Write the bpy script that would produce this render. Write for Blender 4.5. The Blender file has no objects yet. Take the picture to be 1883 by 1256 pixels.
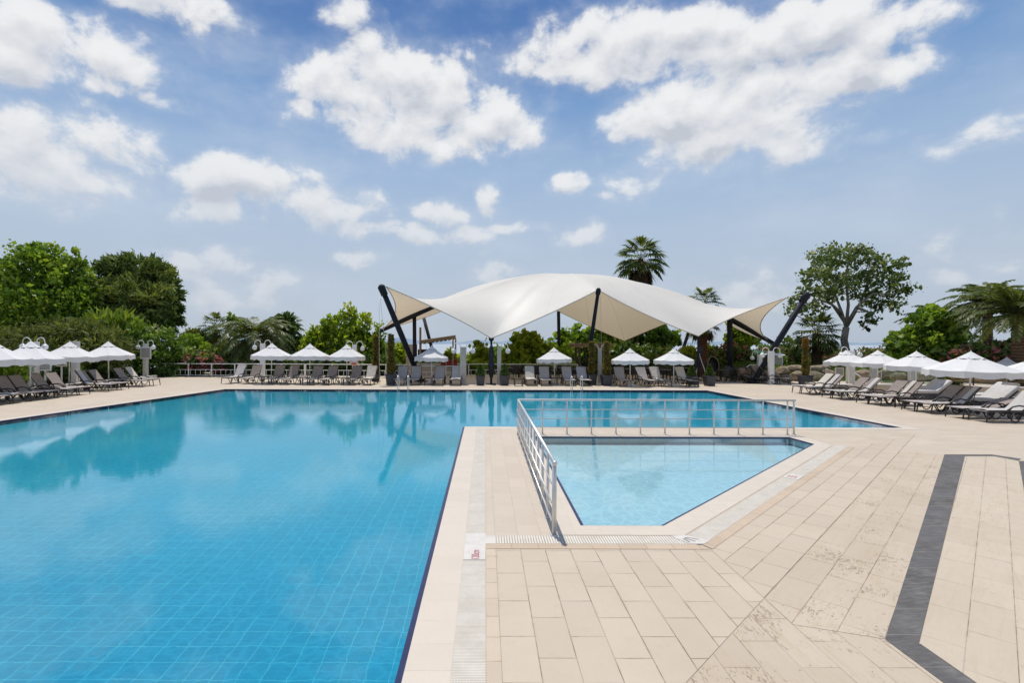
import bpy, bmesh, math, random
import numpy as np
from mathutils import Vector, Matrix
from mathutils.geometry import delaunay_2d_cdt

random.seed(7)
RNG = np.random.default_rng(11)
PI = math.pi
R = math.radians
scene = bpy.context.scene
COL = scene.collection

# ------------------------------------------------------------------ camera
CAM = Vector((0, 0, 2.5))
FOC = 943.0                 # focal length in photo pixels (photo is 1883 wide)
PX0, PY0 = 892.5, 631.0     # principal point of the photo
ROLL = 0.0027
RIGHT = Vector((math.cos(ROLL), 0, math.sin(ROLL)))
UP = Vector((-math.sin(ROLL), 0, math.cos(ROLL)))
FWD = Vector((0, 1, 0))

def at(px, py, Y):
    """world point seen at a photo pixel, at distance Y in front of the camera"""
    return CAM + Y * (FWD + (px - PX0) / FOC * RIGHT + (PY0 - py) / FOC * UP)

def gx(px, Y):
    """ground point (z = 0) at distance Y under a photo column"""
    p = at(px, 640, Y)
    return Vector((p.x, Y, 0))

cam_data = bpy.data.cameras.new('camera')
cam = bpy.data.objects.new('camera', cam_data)
COL.objects.link(cam)
m = Matrix.Identity(4)
for i in range(3):
    m[i][0] = RIGHT[i]; m[i][1] = UP[i]; m[i][2] = -FWD[i]; m[i][3] = CAM[i]
cam.matrix_world = m
cam_data.sensor_fit = 'HORIZONTAL'
cam_data.sensor_width = 36.0
cam_data.lens = 36.0 * FOC / 1883.0
cam_data.shift_x = (941.5 - PX0) / 1883.0
cam_data.shift_y = -(628.0 - PY0) / 1883.0
cam_data.clip_start = 0.05
cam_data.clip_end = 60000.0
scene.camera = cam

# ------------------------------------------------------------------ render
scene.render.engine = 'CYCLES'
scene.cycles.use_denoising = True
try:
    scene.cycles.denoiser = 'OPENIMAGEDENOISE'
    scene.cycles.denoising_input_passes = 'RGB_ALBEDO_NORMAL'
except Exception:
    pass
scene.cycles.max_bounces = 8
scene.cycles.transparent_max_bounces = 16
scene.cycles.caustics_reflective = False
scene.cycles.caustics_refractive = False
scene.cycles.sample_clamp_indirect = 4.0
scene.view_settings.view_transform = 'Standard'
scene.view_settings.look = 'None'
scene.view_settings.exposure = 0.0
scene.view_settings.gamma = 1.0

# ------------------------------------------------------------------ node helpers
class NT:
    def __init__(s, tree):
        s.t = tree
    def n(s, kind, ins=None, **props):
        nd = s.t.nodes.new(kind)
        for k, v in props.items():
            setattr(nd, k, v)
        if ins:
            for k, v in ins.items():
                s.set(nd, k, v)
        return nd
    def set(s, nd, k, v):
        sock = nd.inputs[k]
        if hasattr(v, 'is_output') or isinstance(v, bpy.types.NodeSocket):
            s.t.links.new(v, sock)
        elif isinstance(v, bpy.types.Node):
            s.t.links.new(v.outputs[0], sock)
        else:
            sock.default_value = v
    def math(s, op, a, b=None, c=None, clamp=False):
        nd = s.n('ShaderNodeMath', operation=op, use_clamp=clamp)
        s.set(nd, 0, a)
        if b is not None: s.set(nd, 1, b)
        if c is not None: s.set(nd, 2, c)
        return nd.outputs[0]
    def vmath(s, op, a, b=None, out=0):
        nd = s.n('ShaderNodeVectorMath', operation=op)
        s.set(nd, 0, a)
        if b is not None: s.set(nd, 1, b)
        return nd.outputs[out]
    def mix(s, f, a, b, blend='MIX'):
        nd = s.n('ShaderNodeMix', data_type='RGBA', blend_type=blend)
        s.set(nd, 0, f); s.set(nd, 6, a); s.set(nd, 7, b)
        return nd.outputs[2]
    def ss(s, x, lo, hi, a=0.0, b=1.0):
        nd = s.n('ShaderNodeMapRange', interpolation_type='SMOOTHSTEP')
        s.set(nd, 0, x); s.set(nd, 1, lo); s.set(nd, 2, hi); s.set(nd, 3, a); s.set(nd, 4, b)
        return nd.outputs[0]
    def noise(s, vec, scale, detail=4.0, rough=0.5, dist=0.0, out=0):
        nd = s.n('ShaderNodeTexNoise', {'Scale': scale, 'Detail': detail, 'Roughness': rough, 'Distortion': dist})
        if vec is not None: s.set(nd, 'Vector', vec)
        return nd.outputs[out]
    def ramp(s, f, stops):
        nd = s.n('ShaderNodeValToRGB')
        s.set(nd, 0, f)
        el = nd.color_ramp.elements
        while len(el) < len(stops): el.new(0.5)
        for e, (p, c) in zip(el, stops):
            e.position = p; e.color = (*c, 1) if len(c) == 3 else c
        return nd.outputs[0]
    def sep(s, v):
        nd = s.n('ShaderNodeSeparateXYZ'); s.set(nd, 0, v)
        return nd.outputs
    def comb(s, x, y, z=0.0):
        nd = s.n('ShaderNodeCombineXYZ'); s.set(nd, 0, x); s.set(nd, 1, y); s.set(nd, 2, z)
        return nd.outputs[0]
    def bump(s, h, strength, dist=0.01, normal=None):
        nd = s.n('ShaderNodeBump', {'Height': h, 'Strength': strength, 'Distance': dist})
        if normal is not None: s.set(nd, 'Normal', normal)
        return nd.outputs[0]

def c4(c): return (*c, 1.0)

def new_mat(name):
    mt = bpy.data.materials.new(name)
    mt.use_nodes = True
    mt.node_tree.nodes.clear()
    nt = NT(mt.node_tree)
    out = nt.n('ShaderNodeOutputMaterial')
    return mt, nt, out

def principled(nt, out, color, rough=0.6, metal=0.0, normal=None, spec=0.5, **kw):
    p = nt.n('ShaderNodeBsdfPrincipled')
    nt.set(p, 'Base Color', c4(color) if isinstance(color, tuple) and len(color) == 3 else color)
    nt.set(p, 'Roughness', rough)
    nt.set(p, 'Metallic', metal)
    nt.set(p, 'Specular IOR Level', spec)
    if normal is not None: nt.set(p, 'Normal', normal)
    for k, v in kw.items(): nt.set(p, k, v)
    nt.t.links.new(p.outputs[0], out.inputs[0])
    return p

def simple(name, color, rough=0.6, metal=0.0, var=0.12, scale=6.0, bump=0.0, spec=0.5):
    """painted, woven or mineral surface with soft mottling and a little relief"""
    mt, nt, out = new_mat(name)
    co = nt.n('ShaderNodeTexCoord').outputs['Object']
    f = nt.noise(co, scale, 5.0, 0.6)
    lo = tuple(x * (1 - var) for x in color); hi = tuple(min(1, x * (1 + var)) for x in color)
    colr = nt.ramp(f, [(0.3, lo), (0.7, hi)])
    nrm = None
    if bump:
        nrm = nt.bump(nt.noise(co, scale * 8, 3.0), bump, 0.01)
    principled(nt, out, colr, rough, metal, nrm, spec)
    return mt

def fabric(name, color, scale=220.0, var=0.1, trans=0.0, rough=0.85):
    mt, nt, out = new_mat(name)
    co = nt.n('ShaderNodeTexCoord').outputs['Object']
    f = nt.noise(co, 5.0, 4.0, 0.6)
    w = nt.n('ShaderNodeTexWave', {'Scale': scale}); nt.set(w, 'Vector', co)
    colr = nt.ramp(f, [(0.3, tuple(x * (1 - var) for x in color)), (0.7, tuple(min(1, x * (1 + var)) for x in color))])
    nrm = nt.bump(nt.math('ADD', f, nt.math('MULTIPLY', w.outputs[1], 0.05)), 0.25, 0.03)
    p = principled(nt, out, colr, rough, 0.0, nrm, 0.25)
    if trans:
        t = nt.n('ShaderNodeBsdfTranslucent'); nt.set(t, 0, colr)
        mx = nt.n('ShaderNodeMixShader', {0: trans})
        nt.t.links.new(p.outputs[0], mx.inputs[1]); nt.t.links.new(t.outputs[0], mx.inputs[2])
        nt.t.links.new(mx.outputs[0], out.inputs[0])
    return mt

# ------------------------------------------------------------------ sky and sun
SUN_DIR = Vector((-0.09, 0.31, 1.0)).normalized()     # towards the sun
SUN_EL = math.asin(SUN_DIR.z)
SUN_AZ = math.atan2(SUN_DIR.x, SUN_DIR.y)

def azel(px, py):
    d = (at(px, py, 1.0) - CAM).normalized()
    return math.atan2(d.x, d.y), math.asin(d.z)

# cumulus groups: photo column, row, half width, half height, weight
CLOUDS = [
    (50, 75, 150, 75, 1.0), (190, 95, 110, 60, 0.9), (100, 25, 120, 45, 0.8), (330, 15, 120, 42, 0.75), (245, 165, 90, 18, 0.5),
    (650, 18, 45, 28, 0.5), (370, 75, 40, 16, 0.4),
    (625, 135, 95, 62, 1.0), (745, 150, 150, 82, 1.1), (840, 160, 120, 78, 1.0), (900, 220, 95, 52, 0.95), (760, 225, 150, 52, 1.0), (550, 200, 32, 22, 0.5), (820, 270, 110, 30, 0.7),
    (50, 275, 115, 75, 0.85), (205, 262, 110, 50, 0.75), (120, 325, 170, 38, 0.55), (30, 350, 100, 45, 0.45),
    (430, 328, 95, 46, 1.0), (505, 342, 105, 50, 1.0), (600, 385, 90, 38, 0.9), (385, 382, 85, 30, 0.7), (660, 425, 60, 14, 0.5),
    (1090, 75, 120, 62, 1.0), (1240, 75, 190, 70, 1.1), (1420, 70, 210, 65, 1.1), (1600, 40, 170, 48, 0.9), (1060, 100, 100, 40, 0.8),
    (1240, 205, 115, 60, 1.0), (1390, 190, 170, 85, 1.1), (1540, 140, 130, 48, 0.95), (1330, 265, 190, 45, 0.95), (1470, 265, 100, 40, 0.7),
    (1160, 330, 68, 34, 0.85), (1115, 355, 40, 14, 0.6), (1040, 335, 30, 20, 0.55), (900, 370, 22, 26, 0.6), (810, 392, 56, 26, 0.7),
    (765, 434, 42, 20, 0.6), (866, 442, 56, 26, 0.75), (945, 420, 45, 11, 0.45), (1065, 438, 42, 24, 0.65), (670, 472, 40, 14, 0.45),
    (1825, 228, 110, 34, 0.9), (1610, 250, 50, 12, 0.45), (1810, 455, 110, 38, 0.55), (1850, 485, 80, 24, 0.5), (1400, 530, 110, 34, 0.55), (1770, 525, 60, 14, 0.4),
    (390, 478, 60, 22, 0.55), (480, 512, 55, 22, 0.5), (330, 492, 70, 18, 0.45), (400, 535, 110, 20, 0.4), (920, 505, 60, 16, 0.4),
]

def build_world():
    w = bpy.data.worlds.new('World')
    scene.world = w
    w.use_nodes = True
    w.node_tree.nodes.clear()
    def cloud_group(name, fine):
        g = bpy.data.node_groups.new(name, 'ShaderNodeTree')
        g.interface.new_socket('P', in_out='INPUT', socket_type='NodeSocketVector')
        g.interface.new_socket('D', in_out='OUTPUT', socket_type='NodeSocketFloat')
        gt = NT(g)
        gi = gt.n('NodeGroupInput'); go = gt.n('NodeGroupOutput')
        P = gi.outputs[0]
        warp = gt.noise(P, 6.0, 4.0 if fine else 3.0, 0.55, out=1)
        Pw = gt.vmath('ADD', P, gt.vmath('MULTIPLY', gt.vmath('SUBTRACT', warp, (0.5, 0.5, 0.5)), (0.13, 0.09, 0.0)))
        acc = None
        for (px, py, hw, hh, wt) in CLOUDS:
            a, e = azel(px, py)
            k = math.cos(a) * math.cos(a)          # pixel to angle scale away from the axis
            ra = hw / FOC * k * 1.12; re = hh / FOC * math.cos(a) * math.cos(e) ** 2 * 1.12
            d = gt.vmath('MULTIPLY', gt.vmath('SUBTRACT', Pw, (a, e, 0)), (1 / ra, 1 / re, 0))
            q = gt.vmath('DOT_PRODUCT', d, d, out=1)
            b = gt.math('MULTIPLY_ADD', q, -wt * 0.8, wt * 0.8)
            acc = b if acc is None else gt.math('SMOOTH_MAX', acc, b, 0.18)
        # generic cumulus for the half of the sky behind the camera
        back = gt.math('MULTIPLY', gt.math('SUBTRACT', gt.noise(P, 2.2, 2.0), 0.55), 6.0)
        az = gt.sep(P)[0]
        behind = gt.ss(gt.math('ABSOLUTE', az), 0.95, 1.15)
        acc = gt.math('MAXIMUM', acc, gt.math('SUBTRACT', gt.math('MULTIPLY', back, behind), gt.math('MULTIPLY', gt.math('SUBTRACT', 1.0, behind), 4.0)))
        acc = gt.math('MAXIMUM', acc, -1.2)
        Pn = gt.vmath('MULTIPLY', P, (1.0, 1.3, 1.0))
        n1 = gt.math('SUBTRACT', gt.noise(Pn, 9.0, 10.0 if fine else 4.0, 0.63 if fine else 0.56, 0.2), 0.5)
        vo = gt.n('ShaderNodeTexVoronoi', {'Scale': 19.0}, feature='SMOOTH_F1')
        gt.set(vo, 'Smoothness', 0.8)
        gt.set(vo, 'Vector', gt.vmath('ADD', Pn, gt.vmath('MULTIPLY', gt.noise(Pn, 22.0, 3.0, out=1), (0.04, 0.04, 0))))
        n2 = gt.math('SUBTRACT', 0.42, vo.outputs[0])
        D = gt.math('ADD', acc, gt.math('ADD', gt.math('MULTIPLY', n1, 2.75), gt.math('MULTIPLY', n2, 0.75)))
        g.links.new(D, go.inputs[0])
        return g
    G_FINE = cloud_group('cloud_density', True)
    G_SOFT = cloud_group('cloud_body', False)

    nt = NT(w.node_tree)
    out = nt.n('ShaderNodeOutputWorld')
    dirv = nt.n('ShaderNodeTexCoord').outputs['Generated']
    nv = nt.vmath('NORMALIZE', dirv)
    x, y, z = nt.sep(nv)[0:3]
    az = nt.math('ARCTAN2', x, y)
    el = nt.math('ARCSINE', z)
    P = nt.comb(az, el, 0.0)
    def dens(off, grp):
        nd = nt.n('ShaderNodeGroup'); nd.node_tree = grp
        nt.set(nd, 0, nt.vmath('ADD', P, off) if off else P)
        return nd.outputs[0]
    d0 = dens(None, G_FINE)
    d1 = dens((-0.004, 0.024, 0.0), G_SOFT)        # what lies between this point and the sun
    mask = nt.math('ADD', nt.math('MULTIPLY', nt.ss(d0, -0.05, 0.46), 0.66), nt.math('MULTIPLY', nt.ss(d0, -0.55, 0.75), 0.34))
    thick = nt.ss(d1, 0.15, 1.7)
    over = nt.ss(nt.math('SUBTRACT', d1, d0), -0.85, 0.75)
    shade = nt.math('ADD', nt.math('MULTIPLY', over, 0.46), nt.math('MULTIPLY', nt.math('MULTIPLY', thick, nt.math('ADD', 0.55, over)), 0.52))
    ccol = nt.ramp(shade, [(0.05, (0.88, 0.885, 0.89)), (0.30, (0.78, 0.79, 0.81)), (0.62, (0.69, 0.71, 0.755)), (1.0, (0.55, 0.58, 0.645))])
    sky = nt.n('ShaderNodeTexSky', sky_type='NISHITA', sun_disc=False, sun_elevation=SUN_EL, sun_rotation=SUN_AZ,
               altitude=30.0, air_density=1.0, dust_density=2.2, ozone_density=1.5)
    skyc = nt.vmath('SCALE', sky.outputs[0])
    skyc.node.inputs['Scale'].default_value = SKY_STRENGTH
    # summer haze: pale band near the horizon, deeper blue overhead
    haze = nt.ss(el, -0.05, 0.62, 1.0, 0.0)
    tint = nt.ramp(nt.ss(el, 0.0, 0.62), [(0.0, (0.50, 0.575, 0.685)), (0.25, (0.46, 0.57, 0.72)), (0.52, (0.355, 0.50, 0.715)), (0.78, (0.185, 0.345, 0.625)), (1.0, (0.055, 0.17, 0.45))])
    skym = nt.mix(0.85, skyc, tint)
    ccol = nt.mix(nt.math('MULTIPLY', nt.ss(el, 0.0, 0.42, 1.0, 0.0), 0.50), ccol, c4((0.58, 0.625, 0.69)))
    amt = nt.math('MULTIPLY', mask, nt.ss(el, 0.02, 0.36, 0.50, 0.97))
    # thin veil of high cloud
    veil = nt.math('MULTIPLY', nt.ss(nt.noise(nt.vmath('MULTIPLY', P, (1.0, 2.2, 1.0)), 3.5, 6.0, 0.6), 0.40, 0.75), 0.40)
    skym = nt.mix(veil, skym, c4((0.58, 0.66, 0.78)))
    col = nt.mix(amt, skym, ccol)
    # below the horizon: hazy ground tone
    bg = nt.n('ShaderNodeBackground', {'Strength': SKY_STRENGTH})
    full = nt.vmath('SCALE', col); full.node.inputs['Scale'].default_value = 1.0 / SKY_STRENGTH
    nt.set(bg, 'Color', full)
    nt.t.links.new(bg.outputs[0], out.inputs[0])
    w.cycles.sampling_method = 'MANUAL'
    w.cycles.sample_map_resolution = 512

SKY_STRENGTH = 0.1
build_world()
sd = bpy.data.lights.new('sun', 'SUN')
sd.energy = 3.9
sd.angle = R(0.55)
sd.color = (1.0, 0.95, 0.87)
so = bpy.data.objects.new('sun', sd)
so.rotation_euler = SUN_DIR.to_track_quat('Z', 'Y').to_euler()
so.location = (0, 0, 40)
COL.objects.link(so)

# ------------------------------------------------------------------ mesh building
class MB:
    def __init__(s):
        s.v = []; s.f = []; s.sm = []; s.uv = None
    def add(s, vs, fs, smooth=False):
        o = len(s.v)
        s.v += [tuple(v) for v in vs]
        s.f += [tuple(i + o for i in f) for f in fs]
        s.sm += [smooth] * len(fs)
    def box(s, c, size, rot=0.0, taper=1.0, tilt=None, bev=0.0):
        """box centred at c; taper scales the top; rot about Z; tilt an optional 3x3 matrix"""
        hx, hy, hz = size[0] / 2, size[1] / 2, size[2] / 2
        if bev:
            bm = bmesh.new()
            r = bmesh.ops.create_cube(bm, size=1.0)
            for v in bm.verts:
                t = taper if v.co.z > 0 else 1.0
                v.co = Vector((v.co.x * 2 * hx * t, v.co.y * 2 * hy * t, v.co.z * 2 * hz))
            bmesh.ops.bevel(bm, geom=bm.edges[:] , offset=bev, segments=2, affect='EDGES', profile=0.7)
            M = Matrix.Rotation(rot, 3, 'Z')
            if tilt is not None: M = M @ tilt
            bm.verts.index_update()
            vs = [M @ v.co + Vector(c) for v in bm.verts]
            s.add(vs, [[v.index for v in f.verts] for f in bm.faces], True)
            bm.free(); return
        M = Matrix.Rotation(rot, 3, 'Z')
        if tilt is not None: M = M @ tilt
        vs = []
        for z in (-1, 1):
            t = taper if z > 0 else 1.0
            for x, y in ((-1, -1), (1, -1), (1, 1), (-1, 1)):
                vs.append(M @ Vector((x * hx * t, y * hy * t, z * hz)) + Vector(c))
        s.add(vs, [(3, 2, 1, 0), (4, 5, 6, 7), (0, 1, 5, 4), (1, 2, 6, 5), (2, 3, 7, 6), (3, 0, 4, 7)])
    def tube(s, pts, rad, n=8, cap=True, closed=False):
        pts = [Vector(p) for p in pts]
        rads = rad if isinstance(rad, (list, tuple)) else [rad] * len(pts)
        rings = []
        prev = None
        N = len(pts)
        for i, p in enumerate(pts):
            if closed: d = pts[(i + 1) % N] - pts[i - 1]
            elif i == 0: d = pts[1] - p
            elif i == N - 1: d = p - pts[i - 1]
            else: d = (pts[i + 1] - p).normalized() + (p - pts[i - 1]).normalized()
            d.normalize()
            if prev is None:
                a = Vector((0, 0, 1)) if abs(d.z) < 0.9 else Vector((1, 0, 0))
                u = d.cross(a).normalized()
            else:
                u = (prev - d * prev.dot(d)).normalized()
            prev = u
            w = d.cross(u)
            rings.append([p + (u * math.cos(t) + w * math.sin(t)) * rads[i] for t in [2 * PI * k / n for k in range(n)]])
        vs = [v for r in rings for v in r]
        fs = []
        L = N if closed else N - 1
        for i in range(L):
            j = (i + 1) % N
            for k in range(n):
                fs.append((i * n + k, i * n + (k + 1) % n, j * n + (k + 1) % n, j * n + k))
        s.add(vs, fs, True)
        if cap and not closed:
            o = len(s.v) - len(vs)
            s.f += [tuple(o + k for k in reversed(range(n))), tuple(o + (N - 1) * n + k for k in range(n))]
            s.sm += [False, False]
    def lathe(s, prof, n=20, c=(0, 0, 0), smooth=True, cap=True):
        c = Vector(c)
        vs = [c + Vector((r * math.cos(2 * PI * k / n), r * math.sin(2 * PI * k / n), z)) for r, z in prof for k in range(n)]
        fs = []
        for i in range(len(prof) - 1):
            for k in range(n):
                fs.append((i * n + k, i * n + (k + 1) % n, (i + 1) * n + (k + 1) % n, (i + 1) * n + k))
        if cap:
            fs.append(tuple(reversed(range(n)))); fs.append(tuple((len(prof) - 1) * n + k for k in range(n)))
        s.add(vs, fs, smooth)
    def ball(s, c, r, n=12, m=8, sq=1.0):
        prof = [(max(1e-4, r * math.sin(PI * i / m)), -r * sq * math.cos(PI * i / m)) for i in range(m + 1)]
        s.lathe(prof, n, c, True, False)
    def prism(s, pts, z0, z1):
        """upright slab with the plan outline pts (counter-clockwise)"""
        n = len(pts)
        vs = [(x, y, z0) for x, y in pts] + [(x, y, z1) for x, y in pts]
        fs = [tuple(reversed(range(n))), tuple(range(n, 2 * n))] + [(i, (i + 1) % n, n + (i + 1) % n, n + i) for i in range(n)]
        s.add(vs, fs)
    def sheet(s, outline, holes=(), z=0.0):
        """flat sheet with holes"""
        vs = []; loops = []
        for lp in [outline, *holes]:
            loops.append(list(range(len(vs), len(vs) + len(lp))))
            vs += [Vector((p[0], p[1])) for p in lp]
        def area(ix): return sum(vs[ix[i]].x * vs[ix[(i + 1) % len(ix)]].y - vs[ix[(i + 1) % len(ix)]].x * vs[ix[i]].y for i in range(len(ix)))
        if area(loops[0]) < 0: loops[0].reverse()
        for l in loops[1:]:
            if area(l) < 0: l.reverse()
        eds = [(lp[i], lp[(i + 1) % len(lp)]) for lp in loops for i in range(len(lp))]
        ov, oe, of, *_ = delaunay_2d_cdt(vs, eds, [], 0, 1e-6)
        # keep triangles inside the outline and outside the holes
        def inside(p, lp):
            c = False
            for i in range(len(lp)):
                a, b = vs[lp[i]], vs[lp[i - 1]]
                if (a.y > p.y) != (b.y > p.y) and p.x < (b.x - a.x) * (p.y - a.y) / (b.y - a.y) + a.x: c = not c
            return c
        keep = []
        for f in of:
            cc = sum((ov[i] for i in f), Vector((0, 0))) / len(f)
            if inside(cc, loops[0]) and not any(inside(cc, l) for l in loops[1:]):
                f = list(f)
                a = sum(ov[f[i]].x * ov[f[(i + 1) % len(f)]].y - ov[f[(i + 1) % len(f)]].x * ov[f[i]].y for i in range(len(f)))
                if a < 0: f.reverse()
                keep.append(f)
        s.add([(p.x, p.y, z) for p in ov], keep)
    def mesh(s, name, mt):
        me = bpy.data.meshes.new(name)
        me.from_pydata(s.v, [], s.f)
        me.polygons.foreach_set('use_smooth', s.sm)
        if mt is not None: me.materials.append(mt)
        me.update()
        return me
    def build(s, name, mt, parent=None):
        return link(name, s.mesh(name, mt), parent)

def link(name, data, parent=None, loc=None, rotz=None):
    o = bpy.data.objects.new(name, data)
    COL.objects.link(o)
    if parent is not None: o.parent = parent
    if loc is not None: o.location = loc
    if rotz is not None: o.rotation_euler = (0, 0, rotz)
    return o

def tag(o, label=None, cat=None, group=None, kind=None):
    if label: o['label'] = label
    if cat: o['category'] = cat
    if group: o['group'] = group
    if kind: o['kind'] = kind
    return o

def thing(name, label, cat, loc=(0, 0, 0), rotz=0.0, group=None, scale=None):
    o = link(name, None, None, loc, rotz)
    if scale: o.scale = scale
    return tag(o, label, cat, group)

def kids(o):
    return [c for c in bpy.data.objects if c.parent == o]

def copy_tree(o, parent=None):
    c = o.copy()
    COL.objects.link(c)
    if parent is not None: c.parent = parent
    for ch in kids(o): copy_tree(ch, c)
    return c

def bez(p0, p1, p2, n=8):
    p0, p1, p2 = Vector(p0), Vector(p1), Vector(p2)
    return [(1 - t) ** 2 * p0 + 2 * t * (1 - t) * p1 + t * t * p2 for t in [i / n for i in range(n + 1)]]

# ------------------------------------------------------------------ paving materials
def tile_mat(name, base, length, width, along, origin=(0, 0), mortar=0.004, joint=(0.16, 0.10, 0.065), joint_amt=0.85, var=0.07,
             stain=0.35, pits=0.0, rough=0.55, offset=0.5, grain=0.05, plainjoint=0.25):
    """stone or ceramic planks: 'along' is the plan direction (angle) of the long side"""
    mt, nt, out = new_mat(name)
    co = nt.n('ShaderNodeTexCoord').outputs['Object']
    mp = nt.n('ShaderNodeMapping', vector_type='TEXTURE')
    nt.set(mp, 'Vector', co)
    mp.inputs['Location'].default_value = (origin[0], origin[1], 0)
    mp.inputs['Rotation'].default_value = (0, 0, along)
    p = mp.outputs[0]
    br = nt.n('ShaderNodeTexBrick', {'Scale': 1.0, 'Mortar Size': mortar, 'Mortar Smooth': 0.3, 'Bias': 0.0, 'Brick Width': length, 'Row Height': width},
              offset=offset, offset_frequency=2)
    nt.set(br, 'Vector', nt.vmath('ADD', p, (0, 0, 0)))
    br.inputs['Color1'].default_value = (0, 0, 0, 1); br.inputs['Color2'].default_value = (1, 1, 1, 1)
    br.inputs['Mortar'].default_value = (0.5, 0.5, 0.5, 1)
    rnd = nt.sep(br.outputs[0])[0]
    fac = br.outputs[1]
    big = nt.noise(co, 0.8, 4.0, 0.6)
    med = nt.noise(co, 5.0, 6.0, 0.65)
    gp = nt.vmath('MULTIPLY', p, (9.0, 60.0, 1.0))
    fine = nt.noise(gp, 1.0, 5.0, 0.6)
    lo = tuple(x * (1 - var) for x in base); hi = tuple(x * (1 + var) for x in base)
    col = nt.mix(rnd, c4(lo), c4(hi))
    col = nt.mix(nt.ss(big, 0.35, 0.75, 0.0, stain * 0.5), col, c4((base[0] * 0.80, base[1] * 0.74, base[2] * 0.66)))
    col = nt.mix(nt.ss(med, 0.52, 0.8, 0.0, stain * 0.6), col, c4((base[0] * 0.84, base[1] * 0.79, base[2] * 0.72)))
    col = nt.mix(nt.math('MULTIPLY', nt.ss(fine, 0.3, 0.7), grain * 2), col, c4((base[0] * 0.72, base[1] * 0.68, base[2] * 0.63)))
    h = nt.math('MULTIPLY', fine, 0.15)
    if pits:
        tv = nt.vmath('MULTIPLY', p, (14.0, 34.0, 1.0))
        pn = nt.noise(tv, 1.0, 5.0, 0.62, 1.2)
        dens = nt.math('ADD', nt.math('MULTIPLY', nt.noise(co, 1.6, 3.0), 0.62), nt.math('MULTIPLY', rnd, 0.16))
        thr = nt.math('SUBTRACT', 0.93, nt.math('MULTIPLY', dens, pits))
        pit = nt.ss(nt.math('SUBTRACT', pn, thr), 0.0, 0.07)
        vein = nt.ss(nt.noise(nt.vmath('MULTIPLY', p, (1.6, 12.0, 1.0)), 1.0, 6.0, 0.6, 0.8), 0.45, 0.75, 0.0, 0.45)
        col = nt.mix(vein, col, c4((base[0] * 0.86, base[1] * 0.78, base[2] * 0.66)))
        col = nt.mix(nt.math('MULTIPLY', pit, 0.62), col, c4((0.21, 0.15, 0.095)))
        h = nt.math('SUBTRACT', h, nt.math('MULTIPLY', pit, 1.2))
    # joints: some packed with dark dirt, some nearly clean
    jn = nt.noise(co, 1.7, 4.0, 0.7)
    jamt = nt.math('MULTIPLY', fac, nt.ss(jn, 0.38, 0.62, plainjoint, joint_amt))
    # dirt creeping out of the joints
    br2 = nt.n('ShaderNodeTexBrick', {'Scale': 1.0, 'Mortar Size': mortar * 6, 'Mortar Smooth': 1.0, 'Brick Width': length, 'Row Height': width}, offset=offset, offset_frequency=2)
    nt.set(br2, 'Vector', p)
    creep = nt.math('MULTIPLY', br2.outputs[1], nt.ss(nt.noise(co, 2.6, 5.0, 0.7), 0.48, 0.75, 0.0, stain))
    col = nt.mix(creep, col, c4((0.33, 0.215, 0.13)))
    col = nt.mix(jamt, col, c4(joint))
    h = nt.math('SUBTRACT', h, nt.math('MULTIPLY', fac, 1.0))
    nrm = nt.bump(h, 0.35, 0.004)
    principled(nt, out, col, nt.ss(med, 0.2, 0.8, rough - 0.08, rough + 0.1), 0.0, nrm, 0.35)
    return mt

DECK = (0.50, 0.415, 0.33)
A45 = PI / 4
m_plank = tile_mat('plank_tiles', (0.52, 0.438, 0.34), 0.60, 0.30, PI / 2, (0.13, 0.16), 0.005, var=0.04, joint_amt=0.95, plainjoint=0.35, stain=0.6)
m_plank45 = tile_mat('plank_tiles_diagonal', (0.52, 0.438, 0.338), 0.60, 0.30, A45, (2.74, 5.03), 0.005, var=0.04, stain=0.5, joint_amt=0.95, plainjoint=0.35)
m_trav = tile_mat('travertine', (0.505, 0.425, 0.328), 0.70, 0.315, A45, (2.74, 5.022), 0.004, var=0.05, stain=0.65, pits=0.80, rough=0.65)
m_trav_y = tile_mat('travertine_straight', (0.505, 0.425, 0.328), 0.70, 0.30, PI / 2, (2.74, 0.1), 0.004, var=0.05, stain=0.7, pits=0.89, rough=0.65)
m_trav_in = tile_mat('travertine_inner', (0.53, 0.45, 0.35), 0.75, 0.30, A45, (10.68 - 7.0, 4.28 - 0.34), 0.004, var=0.035, stain=0.55, pits=0.66, rough=0.6)
m_deck = tile_mat('deck_tiles', (0.53, 0.45, 0.352), 0.60, 0.30, 0.0, (0, 0), 0.003, var=0.05, joint_amt=0.35, plainjoint=0.08, stain=0.65)
m_coping = tile_mat('coping_tiles', (0.60, 0.528, 0.44), 0.35, 0.36, PI / 2, (-0.61, 0.05), 0.002, var=0.03, joint=(0.30, 0.25, 0.20), joint_amt=0.5, stain=0.22, rough=0.45, plainjoint=0.15)
m_edge = tile_mat('edge_tiles', (0.54, 0.45, 0.345), 0.33, 0.4, PI / 2, (0.01, 0.05), 0.004, var=0.08, joint_amt=0.8, stain=0.6, offset=0.0)
m_gutter = tile_mat('gutter_slope', (0.52, 0.41, 0.30), 0.33, 0.4, 0.0, (0.0, 6.2), 0.003, var=0.07, stain=0.7, offset=0.0)
m_gutter45 = tile_mat('gutter_slope_diagonal', (0.52, 0.41, 0.30), 0.33, 0.4, A45, (2.5, 6.2), 0.003, var=0.07, stain=0.7, offset=0.0)
m_slate = None

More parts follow.
